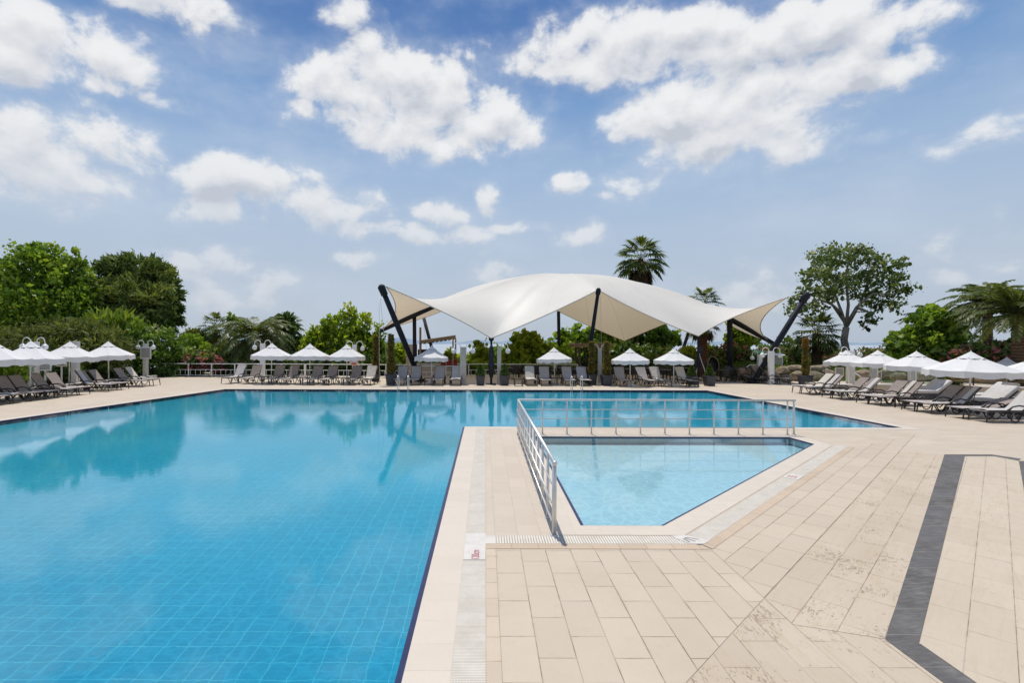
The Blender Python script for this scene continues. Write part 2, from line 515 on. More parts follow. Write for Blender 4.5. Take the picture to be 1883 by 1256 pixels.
def slate_mat():
    mt, nt, out = new_mat('charcoal_slate')
    co = nt.n('ShaderNodeTexCoord').outputs['Object']
    mp = nt.n('ShaderNodeMapping'); nt.set(mp, 'Vector', co); mp.inputs['Rotation'].default_value = (0, 0, -A45 * 0.2)
    st = nt.noise(nt.vmath('MULTIPLY', mp.outputs[0], (5.0, 28.0, 1.0)), 1.0, 8.0, 0.7, 0.6)
    cl = nt.noise(co, 3.0, 6.0, 0.7)
    col = nt.ramp(nt.math('ADD', nt.math('MULTIPLY', st, 0.6), nt.math('MULTIPLY', cl, 0.4)),
                  [(0.34, (0.062, 0.059, 0.057)), (0.50, (0.110, 0.105, 0.100)), (0.62, (0.18, 0.17, 0.158)), (0.74, (0.34, 0.30, 0.25))])
    x_, y_, z_ = nt.sep(co)[0:3]
    run = nt.math('ADD', nt.math('MULTIPLY', y_, 1.0), nt.math('MULTIPLY', x_, 0.0))
    cell = nt.math('DIVIDE', run, 0.44)
    jt = nt.ss(nt.math('ABSOLUTE', nt.math('SUBTRACT', nt.math('FRACT', cell), 0.5)), 0.488, 0.496)
    tone = nt.n('ShaderNodeTexWhiteNoise', noise_dimensions='1D'); nt.set(tone, 'W', nt.math('FLOOR', cell))
    col = nt.mix(nt.math('MULTIPLY', tone.outputs[0], 0.45), col, c4((0.15, 0.148, 0.15)))
    col = nt.mix(nt.math('MULTIPLY', jt, 0.6), col, c4((0.30, 0.26, 0.21)))
    principled(nt, out, col, 0.75, 0.0, nt.bump(st, 0.4, 0.004), 0.12)
    return mt
m_slate = slate_mat()

def grate_mat(name, angle, zig=True, pitch=0.019):
    """white plastic overflow grating: slots run across the strip"""
    mt, nt, out = new_mat(name)
    co = nt.n('ShaderNodeTexCoord').outputs['Object']
    mp = nt.n('ShaderNodeMapping', vector_type='TEXTURE'); nt.set(mp, 'Vector', co)
    mp.inputs['Rotation'].default_value = (0, 0, angle)
    x, y, z = nt.sep(mp.outputs[0])[0:3]
    if zig:
        tri = nt.math('PINGPONG', y, 0.011)
        u = nt.math('ADD', nt.math('DIVIDE', x, pitch), nt.math('MULTIPLY', tri, 42.0))
    else:
        u = nt.math('DIVIDE', x, pitch)
    s_ = nt.math('SINE', nt.math('MULTIPLY', u, 2 * PI))
    slot = nt.ss(s_, 0.55, 0.85) if zig else nt.ss(s_, 0.35, 0.75)
    seg = nt.math('ABSOLUTE', nt.math('SUBTRACT', nt.math('FRACT', nt.math('DIVIDE', x, 0.25)), 0.5))
    gap = nt.ss(seg, 0.485, 0.495)
    dirt = nt.noise(co, 4.0, 5.0, 0.65)
    col = nt.ramp(dirt, [(0.3, (0.57, 0.52, 0.44)), (0.7, (0.68, 0.635, 0.555))])
    col = nt.mix(nt.math('MULTIPLY', slot, 0.70 if zig else 0.6), col, c4((0.16, 0.145, 0.12)))
    col = nt.mix(nt.math('MULTIPLY', gap, 0.4), col, c4((0.2, 0.18, 0.15)))
    principled(nt, out, col, 0.6, 0.0, nt.bump(nt.math('SUBTRACT', 1.0, slot), 0.6, 0.004), 0.12)
    return mt
m_grate = grate_mat('overflow_grating', PI / 2)
m_grate_x = grate_mat('overflow_grating_cross', 0.0, False, 0.034)
m_grate_d = grate_mat('overflow_grating_diagonal', A45, True, 0.022)
m_plate = simple('white_plate', (0.585, 0.555, 0.51), 0.65, var=0.09, spec=0.12)
m_red = simple('red_paint', (0.42, 0.035, 0.06), 0.6, var=0.15)
m_navy = simple('navy_tile', (0.010, 0.016, 0.075), 0.35, var=0.3, scale=9)

def pool_mat(name, base, line, size, wob=0.03, origin=(0, 0), lw=0.006, rim=None, var=0.10, amt=0.8, deep=None):
    mt, nt, out = new_mat(name)
    co = nt.n('ShaderNodeTexCoord').outputs['Object']
    d = nt.vmath('MULTIPLY', nt.vmath('SUBTRACT', nt.noise(co, 1.6, 3.0, 0.55, out=1), (0.5, 0.5, 0.5)), (wob, wob, 0.0))
    d2 = nt.vmath('MULTIPLY', nt.vmath('SUBTRACT', nt.noise(co, 11.0, 2.0, 0.5, out=1), (0.5, 0.5, 0.5)), (wob * 0.7, wob * 0.7, 0.0))
    p = nt.vmath('ADD', nt.vmath('ADD', co, d), d2)
    p = nt.vmath('SUBTRACT', p, (origin[0], origin[1], 0))
    x, y, z = nt.sep(p)[0:3]
    def grid(v, per, w):
        q = nt.math('ABSOLUTE', nt.math('SUBTRACT', nt.math('FRACT', nt.math('DIVIDE', v, per)), 0.5))
        return nt.ss(q, 0.5 - w / per, 0.5 - 0.3 * w / per)
    g = nt.math('MAXIMUM', grid(x, size, lw), grid(y, size, lw))
    s2 = size / 2
    g2 = nt.math('MULTIPLY', nt.math('MAXIMUM', grid(x, s2, lw * 0.7), grid(y, s2 / 2, lw * 0.7)), 0.22)
    g = nt.math('MULTIPLY', nt.math('MAXIMUM', g, g2), nt.ss(nt.noise(co, 0.9, 3.0), 0.3, 0.6, 0.55, 1.0))
    cv = nt.noise(co, 0.35, 4.0, 0.55)
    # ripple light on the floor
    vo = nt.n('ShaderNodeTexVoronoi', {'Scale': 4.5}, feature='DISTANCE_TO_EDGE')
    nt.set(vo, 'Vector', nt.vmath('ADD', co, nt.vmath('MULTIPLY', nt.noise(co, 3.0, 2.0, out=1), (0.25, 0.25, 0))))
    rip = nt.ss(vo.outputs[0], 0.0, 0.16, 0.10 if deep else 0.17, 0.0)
    col = nt.ramp(cv, [(0.3, tuple(q * (1 - var) for q in base)), (0.7, tuple(q * (1 + var) for q in base))])
    if deep: col = nt.mix(nt.ss(nt.sep(co)[1], 2.5, 13.0, 1.0, 0.0), col, nt.mix(cv, c4(tuple(q * 0.92 for q in deep)), c4(tuple(q * 1.08 for q in deep))))
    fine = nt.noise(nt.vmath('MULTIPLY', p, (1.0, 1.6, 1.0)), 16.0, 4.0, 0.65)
    col = nt.mix(nt.ss(fine, 0.35, 0.68, 0.30, 0.0), col, c4(tuple(q * 0.62 for q in base)))  # fine ripple light and dark painted into the tile colour
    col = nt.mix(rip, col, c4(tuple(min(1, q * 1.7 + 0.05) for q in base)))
    col = nt.mix(nt.math('MULTIPLY', g, amt), col, c4(line))
    principled(nt, out, col, 0.4, 0.0, None, 0.3)
    return mt
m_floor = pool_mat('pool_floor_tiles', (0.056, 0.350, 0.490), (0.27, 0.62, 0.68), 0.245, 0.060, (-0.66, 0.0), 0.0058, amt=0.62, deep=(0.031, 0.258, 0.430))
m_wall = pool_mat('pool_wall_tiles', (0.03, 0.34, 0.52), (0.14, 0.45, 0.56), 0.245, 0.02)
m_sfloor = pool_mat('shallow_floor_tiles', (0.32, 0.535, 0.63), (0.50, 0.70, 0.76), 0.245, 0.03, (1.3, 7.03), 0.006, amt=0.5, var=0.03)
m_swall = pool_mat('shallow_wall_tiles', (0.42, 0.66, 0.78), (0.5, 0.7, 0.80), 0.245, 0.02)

def water_mat(name, tint, s1, strength):
    """clear water: sees through with a blue tint, mirrors by the Fresnel law over small ripples"""
    mt, nt, out = new_mat(name)
    co = nt.n('ShaderNodeTexCoord').outputs['Object']
    a = nt.noise(nt.vmath('MULTIPLY', co, (1.0, 1.3, 1.0)), s1, 3.0, 0.55)
    b = nt.noise(co, s1 * 7.0, 3.0, 0.6)
    c = nt.noise(co, s1 * 0.22, 2.0, 0.5)
    calm = nt.ss(nt.noise(co, 0.16, 2.0), 0.38, 0.62, 0.35, 1.2)
    h = nt.math('MULTIPLY', nt.math('ADD', nt.math('ADD', nt.math('MULTIPLY', a, 0.6), nt.math('MULTIPLY', b, 0.34)), nt.math('MULTIPLY', c, 1.2)), calm)
    nrm = nt.bump(h, strength, 0.05)
    fr = nt.n('ShaderNodeFresnel', {'IOR': 1.33}); nt.set(fr, 'Normal', nrm)
    tr = nt.n('ShaderNodeBsdfTransparent'); tr.inputs[0].default_value = c4(tint)
    gl = nt.n('ShaderNodeBsdfGlossy'); gl.inputs['Roughness'].default_value = 0.015
    gl.inputs['Color'].default_value = (0.93, 0.97, 1.0, 1)
    nt.set(gl, 'Normal', nrm)
    mx = nt.n('ShaderNodeMixShader')
    nt.set(mx, 0, nt.math('MULTIPLY', fr.outputs[0], 0.92))
    nt.t.links.new(tr.outputs[0], mx.inputs[1]); nt.t.links.new(gl.outputs[0], mx.inputs[2])
    nt.t.links.new(mx.outputs[0], out.inputs[0])
    return mt
m_water = water_mat('pool_water', (0.58, 0.94, 0.98), 2.2, 0.055)
m_swater = water_mat('shallow_water', (0.93, 0.985, 0.995), 2.6, 0.03)

# ------------------------------------------------------------------ the setting: pools and paving
MAIN = [(-0.61, -4.0), (-0.61, 15.3), (12.45, 15.3), (11.85, 27.4), (-13.9, 27.4), (-15.3, 16.1), (-17.8, -4.0)]
KID = [(1.31, 7.02), (2.45, 7.02), (8.20, 12.77), (8.13, 13.70), (1.31, 13.70)]
def off(poly, d):
    """offset a closed outline outwards by d (plan)"""
    n = len(poly)
    ar = sum(poly[i][0] * poly[(i + 1) % n][1] - poly[(i + 1) % n][0] * poly[i][1] for i in range(n))
    sg = 1 if ar > 0 else -1
    res = []
    for i in range(n):
        p0, p1, p2 = Vector(poly[i - 1]), Vector(poly[i]), Vector(poly[(i + 1) % n])
        d1 = (p1 - p0).normalized(); d2 = (p2 - p1).normalized()
        n1 = Vector((d1.y, -d1.x)) * sg; n2 = Vector((d2.y, -d2.x)) * sg
        b = (n1 + n2); k = b.length_squared
        res.append(tuple(p1 + b * (2 * d / k) if k > 0.2 else p1 + n1 * d))
    return res

def struct(name, mb, mt):
    return tag(mb.build(name, mt), kind='structure')

mb = MB(); mb.sheet([(-60, -6), (60, -6), (60, 47), (-60, 47)], [MAIN, KID], 0.0); struct('deck', mb, m_deck)
mb = MB(); mb.sheet(off(MAIN, 0.36), [MAIN], 0.004); struct('pool_coping', mb, m_coping)
mb = MB(); mb.sheet(off(KID, 0.35), [KID], 0.004); struct('wading_pool_coping', mb, m_coping)
# nosing tiles: navy line around both pools, sunk a little below the coping
mb = MB(); mb.sheet(MAIN, [off(MAIN, -0.055)], -0.014); struct('pool_nosing', mb, m_navy)
mb = MB(); mb.sheet(KID, [off(KID, -0.055)], -0.014); struct('wading_pool_nosing', mb, m_navy)
def basin(poly, z0, z1, wname, wm, fname, fm, band):
    n = len(poly)
    mb = MB()
    for i in range(n):
        a, b = poly[i], poly[(i + 1) % n]
        mb.add([(a[0], a[1], z0), (b[0], b[1], z0), (b[0], b[1], z1), (a[0], a[1], z1)], [(0, 1, 2, 3)])
    struct(wname, mb, wm)
    mb = MB()
    pb = off(poly, 0.0)
    for i in range(n):
        a, b = pb[i], pb[(i + 1) % n]
        mb.add([(a[0], a[1], 0.004), (b[0], b[1], 0.004), (b[0], b[1], z0), (a[0], a[1], z0)], [(0, 1, 2, 3)])
    struct(band, mb, m_navy)
    mb = MB()
    if fname == 'pool_floor':      # shaped to refraction's apparent depth: lowest by the camera, rising to the far edge
        ys = [-4.2, 4.0, 9.0, 15.3, 21.0, 25.4, 27.0, 27.6]; zs = [z1, z1 + 0.16, -0.46, -0.34, -0.27, -0.23, -0.13, -0.12]
        vs_ = []
        for y, z in zip(ys, zs):
            xe = -17.8 + (min(y, 27.4) + 4.0) * (2.5 / 20.1 if y < 16.1 else 0) + (0 if y < 16.1 else 2.5 + (min(y, 27.4) - 16.1) * 1.4 / 11.3 - 0.0)
            sh = max(z, -0.13)
            vs_ += [(xe - 0.3, y, sh), (xe + 0.5, y, sh), (xe + 2.6, y, z), (9.6, y, z), (11.3, y, sh), (12.7, y, sh)]
        mb.add(vs_, [(6 * i + k, 6 * i + k + 1, 6 * i + k + 7, 6 * i + k + 6) for i in range(7) for k in range(5)], True)
    else:
        mb.sheet(off(poly, 0.02), [], z1 + 0.003)
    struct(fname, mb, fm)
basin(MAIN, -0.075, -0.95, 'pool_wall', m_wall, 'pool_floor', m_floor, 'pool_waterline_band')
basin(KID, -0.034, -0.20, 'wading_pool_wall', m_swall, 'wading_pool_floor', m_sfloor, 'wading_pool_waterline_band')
mb = MB(); mb.sheet(off(MAIN, -0.006), [], -0.022); struct('pool_water', mb, m_water)
mb = MB(); mb.sheet(off(KID, -0.006), [], -0.022); struct('wading_pool_water', mb, m_swater)

# white inlets set in the pool floor
def inlet(px, py, zf, label):
    d_ = at(px, py, 1.0) - CAM
    k_ = (zf - CAM.z) / d_.z
    q_ = CAM + d_ * k_
    t_ = tag(link('floor_inlet', None, None, (q_.x, q_.y, zf + 0.006)), label, 'floor inlet', 'white inlets in the pool floor')
    m1 = MB(); m1.lathe([(0.088, 0.0), (0.08, 0.012), (0.02, 0.018)], 18); m1.build('rim', m_inlet, t_)
    m1 = MB(); m1.lathe([(0.018, 0.018), (0.016, 0.022)], 10); m1.build('nozzle', m_navy, t_)
m_inlet = simple('white_plastic_inlet', (0.55, 0.74, 0.70), 0.5, var=0.08)
inlet(435, 1192, -0.79, 'white round inlet in the pool floor close to the camera')
inlet(640, 928, -0.60, 'pale round inlet in the pool floor in mid pool')
inlet(300, 921, -0.60, 'pale round inlet in the pool floor below the tree reflections')

# overflow gratings
def quad_sheet(name, pts, z, mt):
    mb = MB(); mb.sheet(pts, [], z); return struct(name, mb, mt)
quad_sheet('pool_grating', [(-0.25, -4), (0.01, -4), (0.01, 6.14), (-0.25, 6.14)], 0.008, m_grate)
quad_sheet('pool_grating_plate', [(-0.25, 6.14), (0.01, 6.14), (0.01, 6.37), (0.12, 6.37), (0.12, 6.63), (0.01, 6.63), (0.01, 6.72), (-0.25, 6.72)], 0.008, m_plate)
quad_sheet('pool_grating_far', [(-0.25, 6.72), (0.01, 6.72), (0.01, 15.05), (-0.25, 15.05)], 0.008, m_grate)
quad_sheet('cross_grating', [(0.12, 6.37), (2.62, 6.37), (2.42, 6.63), (0.12, 6.63)], 0.008, m_grate_x)
# the diagonal channel along the wading pool
q = 0.35 / math.sqrt(2); r2 = 0.26 / math.sqrt(2)
d0 = Vector((2.60, 6.62)); dirn = Vector((1, 1)) / math.sqrt(2); nrmv = Vector((1, -1)) / math.sqrt(2)
L = 8.55
quad_sheet('diagonal_grating', [tuple(d0), tuple(d0 + nrmv * 0.26 + dirn * 0.03), tuple(d0 + nrmv * 0.26 + dirn * L), tuple(d0 + dirn * L)], 0.008, m_grate_d)
quad_sheet('diagonal_gutter', [tuple(d0 + nrmv * 0.262 - dirn * 0.12), tuple(d0 + nrmv * 0.40 - dirn * 0.17), tuple(d0 + nrmv * 0.40 + dirn * L), tuple(d0 + nrmv * 0.262 + dirn * L)], 0.008, m_gutter45)
quad_sheet('cross_gutter', [(0.012, 6.21), (2.745, 6.21), (2.62, 6.366), (0.012, 6.366)], 0.008, m_gutter)
quad_sheet('pool_edge_tiles', [(0.012, -4), (0.13, -4), (0.13, 6.20), (0.012, 6.20)], 0.0085, m_edge)
quad_sheet('far_grating', [(-13.5, 27.76), (11.4, 27.76), (11.4, 28.0), (-13.5, 28.0)], 0.008, m_plate)
# corner piece of the channel with its three slots
quad_sheet('channel_corner', [(2.40, 6.632), (2.55, 6.368), (2.72, 6.368), (2.84, 6.47), (2.61, 6.66)], 0.0115, m_plate)
mb = MB()
for k in range(3):
    a = R(-22 - 24 * k)
    u = Vector((math.cos(a), math.sin(a))); c0 = Vector((2.50, 6.60)) + u * 0.07; c1 = Vector((2.50, 6.60)) + u * (0.235 - 0.02 * k)
    n_ = Vector((-u.y, u.x)) * 0.006
    mb.add([(*(c0 - n_), 0.0145), (*(c1 - n_), 0.0145), (*(c1 + n_), 0.0145), (*(c0 + n_), 0.0145)], [(0, 1, 2, 3)])
struct('drain_slots', mb, simple('slot_dark', (0.12, 0.11, 0.10), 0.8))

# plank zones right of the pool
def zone(name, pts, mt, z=0.004):
    mb = MB(); mb.sheet(pts, [], z); return struct(name, mb, mt)
zone('plank_paving', [(0.132, -4), (0.132, 6.208), (2.737, 6.208), (2.737, 5.03), (-6.29 + 0.0 + 2.29 + 0.0, -4)] if False else
     [(0.132, 1.9), (0.132, 6.208), (2.737, 6.208), (2.737, 5.027), (0.132, 2.422)], m_plank)
zone('diagonal_plank_paving', [(2.742, 5.032), (2.742, 6.205), tuple(d0 + nrmv * 0.402 + dirn * L), (11.9, 14.19)], m_plank45)
zone('peninsula_paving', [(0.014, 6.64), (0.95, 6.64), (0.95, 14.06), (8.6, 14.06), (8.6, 14.93), (0.014, 14.93)], tile_mat('peninsula_tiles', (0.535, 0.457, 0.37), 0.60, 0.30, PI / 2, (0.13, 0.16), 0.003, var=0.045, joint_amt=0.4, plainjoint=0.12, stain=0.3), 0.0025)
# travertine beyond the seam, with the charcoal loop
P0 = Vector((3.385, 4.34)); P1 = Vector((3.62, 4.28))
tl = Vector((10.40, 11.53)); tr_ = Vector((10.68, 11.53))
zone('travertine_diagonal', [(2.742, 5.022), (2.742, 4.556), (3.385, 4.34), (10.40, 11.53), (9.6, 11.885)], m_trav)
zone('travertine_straight', [(0.135, 2.415), (2.738, 5.018), (2.738, 4.552), (3.380, 4.335), (3.343, -4), (0.135, -4)], m_trav_y)
zone('charcoal_border', [(3.387, 4.336), (3.347, -4), (3.60, -4), (3.622, 4.276), (10.695, 11.43), (11.35, 11.43), (11.45, 11.0), (11.7, 11.2), (11.48, 11.62), (10.41, 11.62)], m_slate, 0.0045)
zone('charcoal_border_return', [(11.44, 10.99), (4.0, 3.42), (3.95, -4), (4.2, -4), (4.26, 3.30), (11.69, 10.99)] if False else
     [(11.44, 10.99), (5.1, 4.65), (5.1, -4), (5.35, -4), (5.35, 4.54), (11.69, 10.985)], m_slate, 0.0045)
zone('travertine_inner', [(3.606, -4), (5.095, -4), (5.095, 4.655), (11.435, 10.995), (11.345, 11.425), (10.70, 11.425), (3.628, 4.272)], m_trav_in)
zone('travertine_outer', [(5.36, -4), (14, -4), (14, 13.2), (11.7, 10.98), (5.36, 4.535)], m_trav_in, 0.0035)

# painted depth marks on the plates
def text_mesh(cu, name, mt):
    tmp = bpy.data.objects.new('lettering', cu)
    COL.objects.link(tmp)
    bpy.context.view_layer.update()
    me = bpy.data.meshes.new_from_object(tmp.evaluated_get(bpy.context.evaluated_depsgraph_get()))
    bpy.data.objects.remove(tmp)
    bpy.data.curves.remove(cu)
    me.name = name
    me.materials.clear(); me.materials.append(mt)
    return me
def depth_mark(name, text, label, loc, rotz, size):
    cu = bpy.data.curves.new(name, 'FONT')
    cu.body = text; cu.size = size; cu.align_x = 'CENTER'; cu.align_y = 'CENTER'
    o = link(name, text_mesh(cu, name, m_red), None, loc, rotz)
    o.scale = (1.0, 1.25, 1.0)
    return tag(o, label, 'depth mark')
depth_mark('depth_mark', '120cm', 'red 120cm depth marking on the grating plate beside the main pool', (-0.105, 6.02, 0.0145), PI / 2, 0.105)
zone('depth_plate', [(-0.248, 5.88), (0.008, 5.88), (0.008, 6.138), (-0.248, 6.138)], m_plate, 0.0125)
c_ = d0 + nrmv * 0.13 + dirn * 2.62
c_ = Vector((gx(1458, 9.6).x, 9.6))
t_ = (c_ - d0).dot(dirn); c_ = d0 + nrmv * 0.13 + dirn * t_
zone('wading_depth_plate', [tuple(c_ + nrmv * a + dirn * b) for a, b in ((-0.128, -0.17), (0.128, -0.17), (0.128, 0.17), (-0.128, 0.17))], m_plate, 0.0125)
depth_mark('depth_mark', '35', 'small faded red 35 depth marking beside the wading pool', (c_.x, c_.y, 0.0145), A45, 0.17)

# ------------------------------------------------------------------ ground, sea and hills
def ground_mat():
    mt, nt, out = new_mat('garden_earth')
    co = nt.n('ShaderNodeTexCoord').outputs['Object']
    f = nt.noise(co, 0.6, 6.0, 0.65); g = nt.noise(co, 14.0, 4.0, 0.6)
    col = nt.ramp(nt.math('ADD', nt.math('MULTIPLY', f, 0.6), nt.math('MULTIPLY', g, 0.4)), [(0.35, (0.030, 0.055, 0.014)), (0.55, (0.065, 0.10, 0.028)), (0.72, (0.16, 0.13, 0.075))])
    principled(nt, out, col, 0.95, 0.0, nt.bump(g, 0.7, 0.08), 0.1)
    return mt
mb = MB()
N = 40
vs = []
for j in range(N + 1):
    y = 46.5 + (j / N) ** 1.6 * 120
    for i in range(N + 1):
        x = -160 + 320 * i / N
        z = -0.4 - max(0, (y - 60)) * 0.14 + 0.25 * math.sin(x * 0.21 + y * 0.13)
        if j == 0: z = -0.05
        vs.append((x, y, z))
fs = [(j * (N + 1) + i, j * (N + 1) + i + 1, (j + 1) * (N + 1) + i + 1, (j + 1) * (N + 1) + i) for j in range(N) for i in range(N)]
mb.add(vs, fs, True)
m_ground = ground_mat()
struct('garden_ground', mb, m_ground)
mb = MB(); mb.add([(-60, -300, -0.06), (-400, -300, -0.06), (-400, 160, -0.06), (-60, 160, -0.06), (60, -300, -0.06), (400, -300, -0.06), (400, 160, -0.06), (60, 160, -0.06), (-60, -6, -0.06), (60, -6, -0.06)],
               [(3, 2, 1, 0), (4, 5, 6, 7), (0, 4, 9, 8)])
struct('ground', mb, m_ground)

def sea_mat():
    mt, nt, out = new_mat('sea_water')
    co = nt.n('ShaderNodeTexCoord').outputs['Object']
    n_ = nt.noise(nt.vmath('MULTIPLY', co, (1.0, 0.4, 1.0)), 0.05, 5.0, 0.6)
    col = nt.ramp(n_, [(0.3, (0.345, 0.385, 0.425)), (0.7, (0.375, 0.415, 0.455))])
    principled(nt, out, col, 0.8, 0.0, None, 0.1)
    return mt
mb = MB(); mb.add([(-40000, 150, -16), (40000, 150, -16), (40000, 40000, -16), (-40000, 40000, -16)], [(0, 1, 2, 3)])
struct('sea', mb, sea_mat())
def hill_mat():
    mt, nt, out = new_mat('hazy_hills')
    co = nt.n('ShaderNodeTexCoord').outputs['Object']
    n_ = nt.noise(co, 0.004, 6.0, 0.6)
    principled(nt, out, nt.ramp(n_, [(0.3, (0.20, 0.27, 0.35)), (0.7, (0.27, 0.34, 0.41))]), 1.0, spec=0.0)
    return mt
mb = MB()
vs = []; fs = []
for i in range(121):
    x = -9000 + 150 * i
    h = 40 + 110 * (0.5 + 0.5 * math.sin(i * 0.17 + 1.0)) * (0.6 + 0.4 * math.sin(i * 0.51)) + 25 * math.sin(i * 1.3)
    h = max(8, h) * (1.0 if i < 70 else 0.45)
    vs += [(x, 9000, -16), (x, 9200, h)]
fs = [(2 * i, 2 * i + 2, 2 * i + 3, 2 * i + 1) for i in range(120)]
mb.add(vs, fs, True)
struct('far_hills', mb, hill_mat())

# ------------------------------------------------------------------ object materials
m_steel = simple('brushed_steel', (0.68, 0.665, 0.63), 0.30, 0.45, var=0.08, scale=14)
m_white = simple('white_paint', (0.78, 0.77, 0.74), 0.5, var=0.06, scale=5, bump=0.1)
m_whitedull = simple('weathered_white_paint', (0.60, 0.58, 0.54), 0.7, var=0.14, scale=3, bump=0.2)
m_concrete = simple('pale_concrete', (0.46, 0.43, 0.38), 0.85, var=0.15, scale=4, bump=0.3)
m_bronze = simple('dark_bronze_aluminium', (0.040, 0.034, 0.030), 0.42, 0.3, var=0.2, scale=9)
m_taupe = fabric('taupe_sling_fabric', (0.27, 0.222, 0.195), 260)
m_taupe2 = fabric('grey_sling_fabric', (0.41, 0.375, 0.36), 260)
m_seatf = fabric('pale_sling_fabric', (0.43, 0.39, 0.37), 260)
m_cushion = fabric('cream_towelling', (0.54, 0.49, 0.42), 120)
m_cushw = fabric('white_towelling', (0.49, 0.465, 0.435), 120)
m_canvas = fabric('white_canvas', (0.80, 0.79, 0.775), 160, 0.03, 0.22)
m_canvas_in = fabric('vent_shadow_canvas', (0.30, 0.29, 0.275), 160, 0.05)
m_mast = simple('charcoal_mast_paint', (0.020, 0.023, 0.030), 0.6, 0.0, var=0.15, scale=4, spec=0.12)
m_anthr = simple('anthracite_plastic', (0.045, 0.047, 0.055), 0.55, var=0.18, scale=5, bump=0.1)
m_soil = simple('soil', (0.045, 0.03, 0.02), 0.95, var=0.3, scale=20)
m_wicker = simple('dark_wicker', (0.028, 0.022, 0.020), 0.55, var=0.35, scale=30, bump=0.6)
m_tanwicker = simple('tan_wicker', (0.26, 0.18, 0.11), 0.6, var=0.3, scale=30, bump=0.6)
m_wood = simple('weathered_wood', (0.27, 0.19, 0.12), 0.75, var=0.25, scale=8, bump=0.3)
m_darkwood = simple('dark_wood', (0.06, 0.042, 0.03), 0.7, var=0.25, scale=8, bump=0.3)
m_beige = simple('beige_plaster', (0.48, 0.41, 0.32), 0.85, var=0.08, scale=3, bump=0.15)
m_globe = simple('opal_globe', (0.74, 0.74, 0.74), 0.18, var=0.02, scale=4)
m_rock = None
m_orange = simple('orange_ring', (0.62, 0.12, 0.05), 0.5, var=0.1)
m_green_canvas = fabric('green_canvas', (0.025, 0.12, 0.075), 120)
m_rope = simple('tan_rope', (0.36, 0.25, 0.12), 0.9, var=0.2, scale=40, bump=0.5)
m_redcanvas = fabric('dark_red_cushion', (0.24, 0.03, 0.035), 120)
m_dim = simple('dark_interior', (0.02, 0.018, 0.017), 0.8, var=0.3)

def sign_mat():
    """a notice board: heading bar and lines of small print too fine to read"""
    mt, nt, out = new_mat('notice_print')
    co = nt.n('ShaderNodeTexCoord').outputs['Object']
    x, y, z = nt.sep(co)[0:3]
    row = nt.math('FRACT', nt.math('MULTIPLY', z, 16.0))
    words = nt.noise(nt.comb(nt.math('MULTIPLY', x, 26.0), 0.0, nt.math('FLOOR', nt.math('MULTIPLY', z, 16.0))), 1.0, 2.0)
    ink = nt.math('MULTIPLY', nt.ss(row, 0.45, 0.55), nt.ss(words, 0.40, 0.46))
    col = nt.mix(nt.math('MULTIPLY', ink, 0.75), c4((0.52, 0.50, 0.48)), c4((0.14, 0.12, 0.12)))
    principled(nt, out, col, 0.5)
    return mt
m_notice = sign_mat()

def rock_mat():
    mt, nt, out = new_mat('tan_rock')
    co = nt.n('ShaderNodeTexCoord').outputs['Object']
    f = nt.noise(co, 2.2, 8.0, 0.65); st = nt.noise(nt.vmath('MULTIPLY', co, (1.5, 1.5, 7.0)), 1.0, 5.0, 0.6)
    col = nt.ramp(nt.math('ADD', nt.math('MULTIPLY', f, 0.6), nt.math('MULTIPLY', st, 0.4)), [(0.32, (0.11, 0.085, 0.06)), (0.5, (0.28, 0.22, 0.155)), (0.66, (0.42, 0.35, 0.26))])
    principled(nt, out, col, 0.9, 0.0, nt.bump(f, 0.8, 0.15), 0.15)
    return mt
m_rock = rock_mat()

# ------------------------------------------------------------------ wading pool railing
t = thing('pool_railing', 'stainless steel railing round two sides of the wading pool', 'railing', (0.90, 14.05, 0))
HR = 0.95
def local(parent, p): return (p[0] - parent.location.x, p[1] - parent.location.y, p[2])
side_y = [6.66 + i * (14.05 - 6.66) / 11 for i in range(12)]
back_x = [0.90 + i * (8.45 - 0.90) / 11.25 for i in range(1, 12)]
posts = [(0.90, y, 0.030 if i == 0 else 0.021) for i, y in enumerate(side_y)] + [(x, 14.05, 0.021) for x in back_x] + [(8.46, 14.05, 0.027)]
for (x, y, rr) in posts:
    mb = MB()
    mb.tube([local(t, (x, y, 0.0)), local(t, (x, y, HR))], rr, 10)
    mb.lathe([(rr + 0.028, 0.003), (rr + 0.028, 0.012), (rr + 0.004, 0.02)], 12, local(t, (x, y, 0.0)))
    mb.build('post', m_steel, t)
path = [local(t, (0.90, 6.62, HR)), local(t, (0.90, 14.0, HR)), local(t, (0.915, 14.035, HR)), local(t, (0.95, 14.05, HR)), local(t, (8.50, 14.05, HR))]
mb = MB(); mb.tube(path, 0.028, 12)
mb.ball(local(t, (0.90, 6.62, HR)), 0.036, 12, 8)
mb.build('handrail', m_steel, t)
for z in (0.19, 0.43, 0.68):
    mb = MB(); mb.tube([local(t, (0.865, 6.66, z)), local(t, (0.865, 14.085, z)), local(t, (8.46, 14.085, z))], 0.0115, 8)
    mb.build('rail', m_steel, t)

